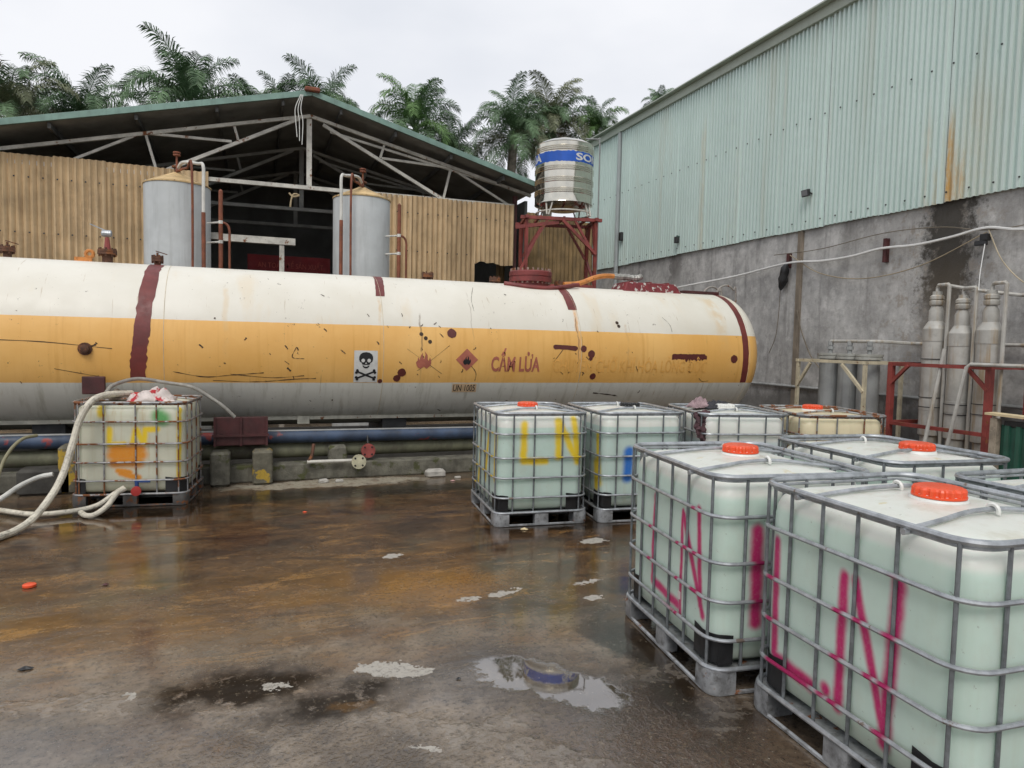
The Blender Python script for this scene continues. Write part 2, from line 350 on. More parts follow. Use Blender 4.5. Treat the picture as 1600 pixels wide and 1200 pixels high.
    wet = sstep(nt, noise(nt, co, 1.1, 4, 0.62, stretch=(0.7, 1.3, 1), off=(7, 7, 0)), 0.32, 0.60)
    ro = mth(nt, 'ADD', mth(nt, 'MULTIPLY', mth(nt, 'SUBTRACT', 1.0, wet), 0.22), 0.055)
    ro = mth(nt, 'ADD', ro, mth(nt, 'MULTIPLY', sstep(nt, n3, 0.35, 0.8), 0.10))
    ro = mth(nt, 'MAXIMUM', ro, mth(nt, 'MULTIPLY', mx_(flakes, dry), 0.7))
    ro = mth(nt, 'MAXIMUM', ro, mth(nt, 'MULTIPLY', moss, .7))
    p1 = mx_(ell(1.38, 3.52, 0.30, 0.20, -40, 0.82, 1.0, False), ell(1.62, 3.25, 0.33, 0.20, -50, 0.82, 1.0, False))
    p2 = ell(-0.9, 7.7, 1.5, 0.5, -4, 0.5, 1.1)
    p3 = ell(0.2, 3.50, 0.42, 0.10, 8, 0.7, 1.0)
    pz = mx_(p1, mth(nt, 'MULTIPLY', p2, 0.75), mth(nt, 'MULTIPLY', p3, 0.0))
    ro = mth(nt, 'ADD', mth(nt, 'MULTIPLY', ro, mth(nt, 'SUBTRACT', 1.0, pz)), mth(nt, 'MULTIPLY', pz, 0.012))
    lk(nt, ro, b.inputs['Roughness'])
    lk(nt, mth(nt, 'ADD', mth(nt, 'ADD', 1.5, mth(nt, 'MULTIPLY', wet, .35)), mth(nt, 'SUBTRACT', mth(nt, 'MULTIPLY', pz, 1.3), mth(nt, 'MULTIPLY', moss, .55))), b.inputs['IOR'])
    wv = nd(nt, 'ShaderNodeTexWave', {'Vector': nd(nt, 'ShaderNodeMapping', {'Vector': wcf, 'Rotation': (0, 0, R(38))}).outputs[0], 'Scale': 5.5, 'Distortion': 4.0, 'Detail': 3.0, 'Detail Scale': 2.5})
    tread = mth(nt, 'MULTIPLY', wv.outputs['Fac'], mx_(ell(0.55, 3.0, 1.3, 0.38, -18, 0.3, 1.1), ell(1.9, 2.6, 0.5, 0.7, 10, 0.3, 1.1)))
    h = mth(nt, 'ADD', mth(nt, 'MULTIPLY', n3, 0.40), mth(nt, 'MULTIPLY', n4, 0.75))
    h = mth(nt, 'MULTIPLY', h, sstep(nt, wet, 0.0, 1.0, 1.15, 0.45))
    h = mth(nt, 'ADD', h, mth(nt, 'ADD', mth(nt, 'MULTIPLY', tread, 1.0), mth(nt, 'MULTIPLY', lug, 2.2)))
    h = mth(nt, 'MULTIPLY', h, mth(nt, 'SUBTRACT', 1.0, mth(nt, 'MULTIPLY', pz, 0.985)))
    bump(nt, b, h, 0.28, 0.012)
    return m
g = MB()
xs = [-120, -40, -12, -6, -3, 0, 3, 6, 12, 40, 120]; ys = [-120, -40, -8, 0, 2, 4, 6, 9, 14, 30, 60, 140]
g.add([(x, y, 0) for y in ys for x in xs], [(j*len(xs)+i, j*len(xs)+i+1, (j+1)*len(xs)+i+1, (j+1)*len(xs)+i) for j in range(len(ys)-1) for i in range(len(xs)-1)])
structure('ground', g, ground_material())

# ------------------------------------------------------------------ warehouse on the right
def clad_material():
    m, nt, b = new_mat('mint_green_cladding')
    co = nd(nt, 'ShaderNodeTexCoord').outputs['Object']
    sep = nd(nt, 'ShaderNodeSeparateXYZ', {0: co})
    y, z = sep.outputs['Y'], sep.outputs['Z']          # root stands at the foot of the wall
    c = mixc(nt, sstep(nt, noise(nt, co, 0.9, 5, 0.6, stretch=(1, 1, 0.35)), 0.3, 0.7), (0.56, 0.675, 0.635), (0.62, 0.735, 0.695))
    c = mixc(nt, mth(nt, 'MULTIPLY', sstep(nt, noise(nt, co, 3.0, 5, 0.65, stretch=(1, 1, 0.07)), 0.50, 0.72), 0.30), c, (0.50, 0.46, 0.36))
    # rust run below a failed screw
    rn_ = noise(nt, co, 14, 4, .7, stretch=(1, 1.6, .3))
    def run(yc, w, z0, z1, k):
        wig = mth(nt, 'MULTIPLY', mth(nt, 'SUBTRACT', noise(nt, co, 5, 3, 0.5, stretch=(1, 1, .5)), 0.5), 0.25)
        a = mth(nt, 'ABSOLUTE', mth(nt, 'ADD', mth(nt, 'SUBTRACT', y, yc), mth(nt, 'MULTIPLY', wig, .45)))
        v = mth(nt, 'MULTIPLY', sstep(nt, z, z0, z0 - 0.02 + 0.03), sstep(nt, z, z1, z1 - 0.9))
        return mth(nt, 'MULTIPLY', mth(nt, 'MULTIPLY', sstep(nt, a, w, w * 0.1), v), mth(nt, 'MULTIPLY', sstep(nt, rn_, .30, .60, .35, 1.0), k))
    for yc, w, z1, k in ((7.74, 0.085, 5.7, 1.0), (7.66, 0.15, 5.3, 0.6), (7.52, 0.05, 5.2, 0.6), (7.95, 0.045, 5.0, 0.5), (8.12, 0.08, 6.0, 0.25), (14.0, 0.12, 7.5, 0.22), (7.3, 0.5, 6.2, 0.15)):
        c = mixc(nt, run(yc, w, 4.0, z1, k), c, (0.58, 0.31, 0.05))
    lk(nt, c, b.inputs['Base Color']); b.inputs['Roughness'].default_value = 0.45
    return m
CLAD = clad_material()
def wall_material():
    m, nt, b = new_mat('stained_render_wall')
    co = nd(nt, 'ShaderNodeTexCoord').outputs['Object']
    sep = nd(nt, 'ShaderNodeSeparateXYZ', {0: co}); y, z = sep.outputs['Y'], sep.outputs['Z']
    n1 = noise(nt, co, 1.3, 8, 0.68, stretch=(1, 1, 0.7)); n2 = noise(nt, co, 5, 7, 0.72); n3 = noise(nt, co, 17, 6, 0.72)
    c = mixc(nt, sstep(nt, n1, 0.32, 0.68), (0.30, 0.293, 0.283), (0.57, 0.56, 0.54))
    c = mixc(nt, mth(nt, 'MULTIPLY', sstep(nt, n2, 0.44, 0.70), 0.6), c, (0.23, 0.226, 0.218))
    c = mixc(nt, mth(nt, 'MULTIPLY', sstep(nt, noise(nt, co, 3.5, 6, 0.7, off=(3, 8, 1)), 0.52, 0.74), 0.55), c, (0.72, 0.705, 0.68))
    c = mixc(nt, mth(nt, 'MULTIPLY', sstep(nt, n3, 0.55, 0.75), 0.35), c, (0.19, 0.185, 0.178))
    st = sstep(nt, noise(nt, co, 2.6, 6, 0.65, stretch=(1, 1.6, 0.12), off=(2, 5, 2)), 0.52, 0.75)
    c = mixc(nt, mth(nt, 'MULTIPLY', st, 0.6), c, (0.13, 0.122, 0.115))
    # warm bare patches and the black mould run below the rusted cladding
    wb = mth(nt, 'MULTIPLY', sstep(nt, n2, 0.52, 0.60), sstep(nt, mth(nt, 'ABSOLUTE', mth(nt, 'SUBTRACT', y, 7.9)), 1.6, 0.3))
    c = mixc(nt, mth(nt, 'MULTIPLY', wb, 0.40), c, (0.30, 0.235, 0.165))
    def mould(yc, w, ztop, zbot, k):
        a = mth(nt, 'ABSOLUTE', mth(nt, 'SUBTRACT', y, yc))
        a = mth(nt, 'ADD', a, mth(nt, 'MULTIPLY', mth(nt, 'SUBTRACT', n2, 0.5), 0.9 * w / 0.4))
        a = mth(nt, 'ADD', a, mth(nt, 'MULTIPLY', mth(nt, 'SUBTRACT', n3, 0.5), 0.35))
        v = mth(nt, 'MULTIPLY', sstep(nt, z, zbot - 0.5, zbot + 0.5), sstep(nt, z, ztop + 0.6, ztop - 0.3))
        return mth(nt, 'MULTIPLY', mth(nt, 'MULTIPLY', sstep(nt, a, w, w * 0.35), v), k)
    c = mixc(nt, mould(7.72, 0.60, 4.5, 2.5, 0.93), c, (0.030, 0.025, 0.018))
    c = mixc(nt, mould(7.75, 0.55, 3.0, 1.2, 0.55), c, (0.10, 0.078, 0.052))
    c = mixc(nt, mould(15.1, 0.40, 4.5, 3.4, 0.6), c, (0.06, 0.052, 0.045))
    c = mixc(nt, mould(9.6, 0.30, 4.5, 3.6, 0.45), c, (0.08, 0.072, 0.062))
    foot = mth(nt, 'MULTIPLY', sstep(nt, mth(nt, 'ADD', z, mth(nt, 'MULTIPLY', n1, 0.7)), 1.55, 1.15), 0.72)
    c = mixc(nt, foot, c, (0.065, 0.060, 0.055))
    lk(nt, c, b.inputs['Base Color']); b.inputs['Roughness'].default_value = 0.88
    bump(nt, b, mth(nt, 'ADD', n2, mth(nt, 'MULTIPLY', n3, 0.5)), 0.35, 0.03)
    return m
WH = thing('warehouse', (10.0, 0.0, 0.0), 'long warehouse with mint green ribbed cladding above a stained grey concrete wall', 'building')
w = MB(); w.box((10.15, 9.0, 2.1), (0.30, 24.0, 4.2)); w.build('concrete_wall', wall_material(), WH, 0)
def trap_sheet(y0, y1, z0, z1, pitch, amp, x):
    """ribbed sheet facing -X; ribs vertical"""
    mb = MB(); pts = []; tail = .035 if y1-y0 > .9 else 0.0; n = max(1, round((y1-y0-tail)/pitch)); p = (y1-y0-tail)/n
    for i in range(n):
        s = y0 + i*p
        pts += [(x, s), (x, s+p*0.44), (x-amp, s+p*0.52), (x-amp, s+p*0.90)]
    if tail: pts.append((x, y1-tail))
    pts.append((x, y1))
    for xx, yy in pts: mb.v += [(xx, yy, z0), (xx, yy, z1)]
    mb.f = [(2*i, 2*i+1, 2*i+3, 2*i+2) for i in range(len(pts)-1)]
    return mb
ysh = -3.0 + 0.007; k = 0
while ysh < 20.9:
    y1 = min(ysh + 1.2, 21.0)
    trap_sheet(ysh + 0.002, y1 - 0.002, 4.16 - 0.012*(k % 2), 7.99, 0.11, 0.042, 9.965 - 0.004*(k % 2)).build('cladding_sheet', CLAD, WH, 0)
    ysh += 1.2; k += 1
f = MB(); f.box((10.06, 9.0, 6.08), (0.06, 24.0, 3.76)); f.build('sheet_backing', DARK_STEEL, WH, 0)
f = MB(); f.box((9.93, 9.0, 8.085), (0.13, 24.3, 0.20)); fa = f.build('fascia', CLAD_FASCIA, WH, 0, bevel=0.01)
f = MB(); f.box((9.86, 9.0, 8.20), (0.26, 24.4, 0.035)); f.build('gutter_lip', CLAD_FASCIA, WH, 0, bevel=0.006)
f = MB(); f.add([(9.80, -3.2, 8.235), (9.80, 21.2, 8.235), (24, 21.2, 9.7), (24, -3.2, 9.7), (9.80, -3.2, 8.222), (9.80, 21.2, 8.222), (24, 21.2, 9.68), (24, -3.2, 9.68)],
                [(0,3,2,1), (4,5,6,7), (0,1,5,4), (1,2,6,5), (2,3,7,6), (3,0,4,7)]); f.build('roof_sheet', ROOF_GREEN, WH, 0)
f = MB(); f.box((17.1, 20.9, 4.05), (13.6, 0.12, 8.1)); f.build('end_wall', CLAD, WH, 0)
f = MB(); f.tube([(9.89, 18.0, 7.97), (9.89, 18.02, 0.0)], 0.06, 10); f.build('downpipe', weathered('downpipe_grey', (0.34, 0.37, 0.37), 0.5, 0, .1, 2), WH)
f = MB(); f.box((9.985, 10.79, 2.09), (0.05, 0.13, 4.14)); f.build('joint_strip', weathered('brown_joint_board', (0.23, 0.19, 0.145), 0.85, 0, .2, 3, streak=.4), WH, 0, bevel=0.004)
sm = MB()
for zz in (4.30, 6.23):
    yy = -2.7
    while yy < 20.8:
        sm.lathe([(0.016, 0), (0.012, 0.012)], 6, (9.918, yy, zz), 'X'); yy += 0.36
for i, v in enumerate(sm.v): sm.v[i] = (9.918 - abs(v[0]-9.918), v[1], v[2])
so = sm.build('screws', DARK_STEEL, WH); so['kind'] = 'stuff'
f = MB(); f.tube([(9.96, 4.0, 1.108), (9.96, 20.0, 1.108)], 0.028, 8); f.build('low_conduit', PVC_DARK, WH)
# flood lamp and sockets on the cladding
t = thing('wall_lamp', (9.93, 10.57, 4.74), 'small black flood lamp on the mint green cladding', 'lamp')
f = MB(); f.box((9.84, 10.57, 4.82), (0.06, 0.18, 0.13), ry=R(-12)); f.build('lamp_body', DARK_STEEL, t, 0, bevel=0.008)
f = MB(); f.box((9.806, 10.57, 4.815), (0.012, 0.14, 0.10), ry=R(-12)); f.build('lens', weathered('dull_glass', (.2,.21,.22), .2), t, 0)
f = MB(); f.bar((9.93, 10.49, 4.80), (9.84, 10.49, 4.82), 0.02); f.build('bracket', DARK_STEEL, t, 0)
t = thing('wall_lamp', (9.93, 14.89, 4.42), 'tiny dark green lamp fitting on the cladding above the stained wall', 'lamp')
f = MB(); f.box((9.86, 14.89, 4.50), (0.09, 0.10, 0.16)); f.build('lamp_body', DARK_STEEL, t, 0, bevel=0.01)
f = MB(); f.bar((9.94, 14.89, 4.58), (9.86, 14.89, 4.60), 0.03); f.build('bracket', GREEN_PAINT, t, 0)
t = thing('vent_box', (9.93, 17.75, 4.86), 'small black box on the cladding beside the grey downpipe', 'vent')
f = MB(); f.box((9.88, 17.75, 4.97), (0.10, 0.12, 0.24)); f.build('housing', DARK_STEEL, t, 0, bevel=0.008)
f = MB(); f.box((9.826, 17.75, 4.97), (0.012, 0.08, 0.18)); f.build('grille', BLACK_PL, t, 0)

# pipes and cables on the wall
def hang(name, pts, r, mat, label, cat, grp=None, n=8, sides=6):
    mb = MB(); mb.tube(curve(pts, n), r, sides); lo = min(mb.v, key=lambda v: v[2])
    return single(name, mb, mat, (lo[0], lo[1], lo[2]), label, cat, grp)
hang('cable_pipe', [(8.8, 17.4, 2.95), (9.5, 14.0, 3.27), (9.86, 12.6, 3.41), (9.90, 11.05, 3.545), (9.90, 10.2, 3.50), (9.90, 9.5, 3.51), (9.90, 8.86, 3.575), (9.90, 8.2, 3.555), (9.90, 7.6, 3.60), (9.90, 7.06, 3.66), (9.90, 6.5, 3.56), (9.9, 5.2, 3.5)],
     0.021, WIRE, 'thick white plastic cable pipe sagging along the concrete wall', 'pipe')
hang('wall_cable', [(9.92, 11.45, 3.75), (9.92, 10.2, 3.73), (9.92, 8.86, 3.83), (9.92, 7.8, 3.78), (9.92, 6.92, 3.62), (9.92, 5.6, 3.7)], 0.008, WIRE_D, 'thin dark cable running above the white cable pipe on the wall', 'cable')
hang('wall_cable', [(9.92, 11.0, 3.70), (9.91, 10.2, 3.28), (9.91, 9.2, 3.10), (9.91, 8.1, 3.22), (9.91, 7.06, 3.60)], 0.009, weathered('tan_cable', (.33,.27,.18), .6), 'tan cable drooping below the white cable pipe across the wall', 'cable')
hang('wall_cable', [(9.90, 7.03, 3.62), (9.88, 6.75, 3.1), (9.88, 6.3, 2.75), (9.88, 5.7, 2.9)], 0.009, weathered('yellowed_cable', (.45,.38,.26), .6), 'yellowed cable falling away from the black junction to the right', 'cable')
hang('wall_cable', [(9.90, 11.2, 3.2), (9.90, 11.22, 2.6), (9.90, 11.28, 2.1), (9.90, 11.45, 1.75)], 0.007, WIRE_D, 'thin loose wire hanging below the black plastic bag', 'cable')
hang('wall_cable', [(9.92, 10.75, 2.6), (9.92, 10.6, 2.2), (9.92, 10.35, 1.75), (9.92, 10.1, 1.5)], 0.012, WIRE_D, 'dark cable slanting right from the brown joint strip', 'cable')
hang('wall_cable', [(9.9, 7.06, 3.55), (9.6, 6.9, 3.0), (9.2, 6.62, 2.70)], 0.006, WIRE, 'thin white wire dropping from the junction onto the tall cylinders', 'cable')
for (yy, zz, ln, lb) in ((8.80, 3.54, 0.40, 'dark red steel bracket holding the white cable pipe mid wall'), (11.06, 3.60, 0.28, 'dark red steel bracket above the hanging black bag')):
    mb = MB(); mb.box((9.955, yy, zz), (0.09, 0.06, ln)); single('pipe_bracket', mb, DARK_RED, (9.98, yy, zz - ln/2), lb, 'bracket', 'brackets of the cable pipe', 0, 0.005)
mb = MB(); mb.box((9.87, 7.05, 3.52), (0.10, 0.11, 0.10)); mb.box((9.84, 7.09, 3.44), (0.06, 0.16, 0.07), rz=0.3); single('junction_box', mb, BLACK_PL, (9.9, 7.05, 3.40), 'black junction box where the wall cables meet', 'box', None, 0, 0.01)
# black bag
mb = MB(); rad = [0.03, 0.075, 0.09, 0.085, 0.095, 0.07, 0.05, 0.02]
mb.tube([(9.88, 11.05 + 0.03*i*0.6, 3.53 - 0.075*i) for i in range(8)], rad, 10)
mb.v = [(v[0] + 0.022*mnoise.noise(Vector(v)*9), v[1] + 0.04*mnoise.noise(Vector(v)*11+Vector((5,0,0))), v[2] + 0.03*mnoise.noise(Vector(v)*12)) for v in mb.v]
single('plastic_bag', mb, BLACK_PL, (9.88, 11.15, 2.98), 'torn black plastic bag hanging from the cable pipe', 'bag')

# ------------------------------------------------------------------ shed behind the tank
SH = thing('open_shed', (1.236, 17.5, 0.0), 'open gabled shed with green sheet roof, white truss and tan corrugated sides', 'building')
RX, RZ = 1.236, 7.50
def roof_z(x): return RZ - (x - RX)*0.272 if x > RX else RZ - (RX - x)*0.238
def corr(n, w): return
def roof_panel(x0, x1, y0, y1, name):
    mb = MB(); n = max(2, int((y1-y0)/0.10)); nn = n*2
    for i in range(nn+1):
        y = y0 + (y1-y0)*i/nn; d = 0.012 if i % 2 else -0.012
        for x in (x0, x1): mb.v += [(x, y, roof_z(x) + d + 0.02), (x, y, roof_z(x) + d)]
    for i in range(nn):
        a = 4*i; b = a+4
        mb.f += [(a, a+2, b+2, b), (a+1, b+1, b+3, a+3)]
    return mb.build(name, ROOF_GREEN, SH, 0)
for i in range(9):
    y0 = 16.95 + i*1.02
    roof_panel(RX, 7.05, y0, y0+1.01, 'roof_sheet'); roof_panel(RX, -7.2, y0, y0+1.01, 'roof_sheet')
for x1 in (7.06, -7.21):                        # verge flashing along the front edge
    mb = MB(); mb.bar((RX, 16.93, RZ + 0.012), (x1, 16.93, roof_z(x1) + 0.012), 0.05, 0.13); mb.build('verge_trim', ROOF_GREEN, SH, 0, bevel=0.004)
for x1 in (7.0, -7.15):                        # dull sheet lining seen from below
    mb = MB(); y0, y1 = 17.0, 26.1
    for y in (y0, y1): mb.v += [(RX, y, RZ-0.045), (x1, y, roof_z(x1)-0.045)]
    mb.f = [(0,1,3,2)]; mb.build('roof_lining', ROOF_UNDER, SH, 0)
mb = MB(); mb.rbox((RX, 17.02, RZ+0.065), (0.34, 0.42, 0.10), 0.03, bev=0.02); mb.build('ridge_cap', weathered('rusty_ridge_cap', (.24,.075,.045), .8, 0, .35, 5, rust=.4, bmp=.3), SH, 0)
def member(a, b, w=0.07, h=None, mat=WHITE_STEEL, y=17.5, name='truss_member'):
    mb = MB(); mb.bar((a[0], y, a[1]), (b[0], y, b[1]), w, h or w, up=(0, 1, 0)); return mb.build(name, mat, SH, 0)
TR = [((1.237,7.15),(-5.2,5.61)), ((1.237,7.15),(6.95,5.80)), ((0.99,7.06),(-1.86,5.56)), ((-2.38,6.30),(-3.66,5.60)), ((-2.29,6.33),(-2.08,5.56)),
      ((-2.22,6.32),(-0.51,6.35)), ((-0.47,6.77),(-0.37,6.40)), ((1.53,6.99),(4.49,5.51)), ((3.03,6.76),(2.91,6.36)), ((2.95,6.36),(4.73,6.31)),
      ((4.73,6.31),(4.54,5.5)), ((4.73,6.31),(6.40,5.48)), ((1.70,6.85),(6.0,6.02))]
DIMST = weathered('dim_steel', (0.34, 0.34, 0.32), 0.7, 0, .2, 3)
for j, y in enumerate((17.5, 20.5, 23.5)):
    mt = WHITE_STEEL if j == 0 else DIMST
    for i, (a, b) in enumerate(TR): member(a, b, 0.055 if i not in (0, 1, 2, 7) else 0.075, mat=mt, y=y + 0.004*i)
    member((1.215, 7.1), (1.215, 5.5), 0.12, 0.08, mt, y + 0.06, 'king_post')
    member((-6.5, 5.40), (6.45, 5.475), 0.09, 0.09, mt, y - 0.05, 'tie_beam')
for i, x in enumerate((-5.6, -4.0, -2.4, -0.8, 0.6, 1.9, 3.2, 4.6, 6.0)):
    mb = MB(); z = roof_z(x) - 0.12; mb.bar((x, 17.02, z), (x, 26.0, z), 0.06, 0.12); mb.build('purlin', weathered('purlin_steel', (.10,.10,.095), .7) if i == 0 else bpy.data.materials['purlin_steel'], SH, 0)
def fibre_sheet(x0, x1, z0, z1, y, ragged=0.0):
    mb = MB(); n = max(4, int((x1-x0)/0.0325))
    for i in range(n+1):
        x = x0 + (x1-x0)*i/n; yy = y - 0.032*math.sin(2*math.pi*x/0.13)
        zb = z0 + (ragged*(0.5+mnoise.noise(Vector((x*4, 0, 1.3)))) if ragged else 0)
        mb.v += [(x, yy, zb), (x, yy, z1)]
    mb.f = [(2*i, 2*i+2, 2*i+3, 2*i+1) for i in range(n)]
    o = mb.build('wall_sheet', FIBRE, SH, 60)
    return o
x = -6.9; i = 0
while x < -1.1:
    x1 = min(x + 0.98, -1.0); fibre_sheet(x, x1, 0.3, 5.60 - 0.01*(i % 3) - (x+7)*0.003, 17.38 - 0.012*(i % 2)); x += 0.96; i += 1
for i, (x0, x1, zb) in enumerate(((2.75, 3.72, 0.3), (3.70, 4.66, 0.3), (4.64, 5.36, 0.3), (5.34, 6.44, 3.86))):
    fibre_sheet(x0, x1, zb, 5.47 + 0.01*(i % 2), 17.38 - 0.012*(i % 2), 0.10 if i == 3 else 0)
nail = MB()
for zz, xa, xb in ((5.1, -6.8, -1.1), (3.95, -6.8, -1.1), (5.05, 2.8, 6.4), (4.1, 2.8, 5.3)):
    x = xa
    while x < xb: nail.box((x, 17.33, zz), (0.028, 0.02, 0.028)); x += 0.26
no = nail.build('sheet_nails', DARK_STEEL, SH, 0); no['kind'] = 'stuff'
for xx, nm in ((6.50, 'corner_post'), (-6.9, 'corner_post')):
    mb = MB(); mb.bar((xx, 17.5, 0), (xx, 17.5, 5.75), 0.10); mb.build(nm, DARK_RED, SH, 0)
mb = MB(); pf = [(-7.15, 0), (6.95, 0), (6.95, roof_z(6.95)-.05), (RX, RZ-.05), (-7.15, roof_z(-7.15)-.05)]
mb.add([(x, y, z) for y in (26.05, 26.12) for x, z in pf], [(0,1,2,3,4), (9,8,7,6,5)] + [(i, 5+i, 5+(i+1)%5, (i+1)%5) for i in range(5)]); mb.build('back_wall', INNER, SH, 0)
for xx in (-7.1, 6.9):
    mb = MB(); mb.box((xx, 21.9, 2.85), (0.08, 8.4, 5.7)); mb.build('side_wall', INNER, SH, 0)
mb = MB(); mb.box((0.1, 17.75, 4.17), (1.62, 0.16, 0.16)); mb.box((-1.4, 17.75, 4.19), (1.38, 0.16, 0.15)); mb.build('portal_beam', WHITE_STEEL, SH, 0)
mb = MB(); mb.box((0.60, 17.75, 2.04), (0.11, 0.11, 4.08)); mb.build('portal_post', WHITE_STEEL, SH, 0)
# hanging white strings under the ridge
for i, dx in enumerate((0, 0.06, 0.12)):
    hang('string', [(0.98 + dx*0.4, 16.87, 7.42), (0.86 + dx, 16.86, 7.1), (0.87 + dx*1.3, 16.86, 6.8), (0.90 + dx*0.9, 16.86, 6.45 - 0.08*i)], 0.009, WHITE_PL,
         ('left', 'middle', 'right')[i] + 'most white string hanging from the rusty ridge cap'.replace('most', 'most' if i != 1 else ''), 'string', 'strings below the ridge')
mb = MB(); mb.tube(curve([(0.75, 17.42, 5.28), (0.84, 17.40, 5.20), (0.98, 17.41, 5.24), (0.86, 17.40, 5.26), (0.80, 17.4, 5.12), (0.78, 17.4, 4.95)]), 0.022, 6)
single('rope_knot', mb, weathered('tan_rope', (.42,.33,.2), .8), (0.8, 17.4, 4.93), 'tan rope knotted round the shed tie beam', 'rope')

# lettering helper: text as a mesh in the XZ sense (x, s)
def text_bm(body, height, width=None, bold=0.012, align='LEFT'):
    cu = bpy.data.curves.new('lettering', 'FONT'); cu.body = body; cu.size = 1.0; cu.offset = bold; cu.resolution_u = 3; cu.align_x = 'LEFT'
    o = bpy.data.objects.new('lettering', cu); COL.objects.link(o)
    dg = bpy.context.evaluated_depsgraph_get(); me = bpy.data.meshes.new_from_object(o.evaluated_get(dg))
    bpy.data.objects.remove(o); bpy.data.curves.remove(cu)
    bm = bmesh.new(); bm.from_mesh(me); bpy.data.meshes.remove(me)
    xs = [v.co.x for v in bm.verts]; ys_ = [v.co.y for v in bm.verts]
    capb = 0.0; capt = 0.70
    for v in bm.verts:
        v.co.x = (v.co.x - min(xs)) * ((width/(max(xs)-min(xs))) if width else height/0.7)
        v.co.y = (v.co.y - capb) * height/0.70; v.co.z = 0
    return bm
def poly_bm(loops):
    bm = bmesh.new()
    for lp in loops:
        vs = [bm.verts.new((p[0], p[1], 0)) for p in lp]
        f = bm.faces.new(vs)
    bmesh.ops.triangulate(bm, faces=bm.faces)
    return bm
def bm_finish(bm, fn, name, mat, parent, step=0.04, axis='y'):
    """cut the flat outline into strips, wrap it with fn(x, s) and link it under parent"""
    i = 1 if axis == 'y' else 0
    lo = min(v.co[i] for v in bm.verts); hi = max(v.co[i] for v in bm.verts); k = lo + step
    while k < hi - 1e-4:
        co_ = (0, k, 0) if i else (k, 0, 0); no_ = (0, 1, 0) if i else (1, 0, 0)
        bmesh.ops.bisect_plane(bm, geom=bm.verts[:] + bm.edges[:] + bm.faces[:], plane_co=co_, plane_no=no_); k += step
    l = parent.location + (parent.parent.location if parent.parent else Vector())
    for v in bm.verts: v.co = Vector(fn(v.co.x, v.co.y)) - l
    bmesh.ops.recalc_face_normals(bm, faces=bm.faces)
    me = bpy.data.meshes.new(name); bm.to_mesh(me); bm.free(); me.materials.append(mat)
    me.polygons.foreach_set('use_smooth', [True]*len(me.polygons))
    o = bpy.data.objects.new(name, me); COL.objects.link(o); o.parent = parent; return o

t = thing('red_banner', (0.9, 20.4, 3.2), 'dark red banner with two faint lines of lettering inside the shed', 'banner')
mb = MB(); mb.box((0.90, 20.4, 3.66), (2.2, 0.02, 0.92)); mb.build('cloth', weathered('banner_red', (0.16, 0.012, 0.014), .8, 0, .2, 2), t, 0)
GOLD = weathered('banner_lettering', (0.26, 0.05, 0.035), .8)
bm_finish(text_bm('AN TOÀN ĐỂ SẢN XUẤT', 0.14, 1.75), lambda x, s: (0.06 + x, 20.384, 3.78 + s), 'lettering', GOLD, t, 9)
bm_finish(text_bm('SẢN XUẤT PHẢI AN TOÀN', 0.14, 1.95), lambda x, s: (-0.06 + x, 20.384, 3.48 + s), 'lettering', GOLD, t, 9)

# tan sheets and odds and ends beyond the stand
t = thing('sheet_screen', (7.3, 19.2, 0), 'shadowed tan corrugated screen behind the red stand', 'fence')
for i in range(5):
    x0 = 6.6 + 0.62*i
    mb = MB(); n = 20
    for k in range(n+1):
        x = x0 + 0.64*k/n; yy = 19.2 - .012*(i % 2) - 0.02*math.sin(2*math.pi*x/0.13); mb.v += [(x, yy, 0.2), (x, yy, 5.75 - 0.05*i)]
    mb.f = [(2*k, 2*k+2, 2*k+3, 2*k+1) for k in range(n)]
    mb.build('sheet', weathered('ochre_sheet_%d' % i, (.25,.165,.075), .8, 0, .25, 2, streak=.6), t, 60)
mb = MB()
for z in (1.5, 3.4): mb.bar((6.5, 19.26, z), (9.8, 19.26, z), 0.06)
mb.build('rail', DARK_STEEL, t, 0)

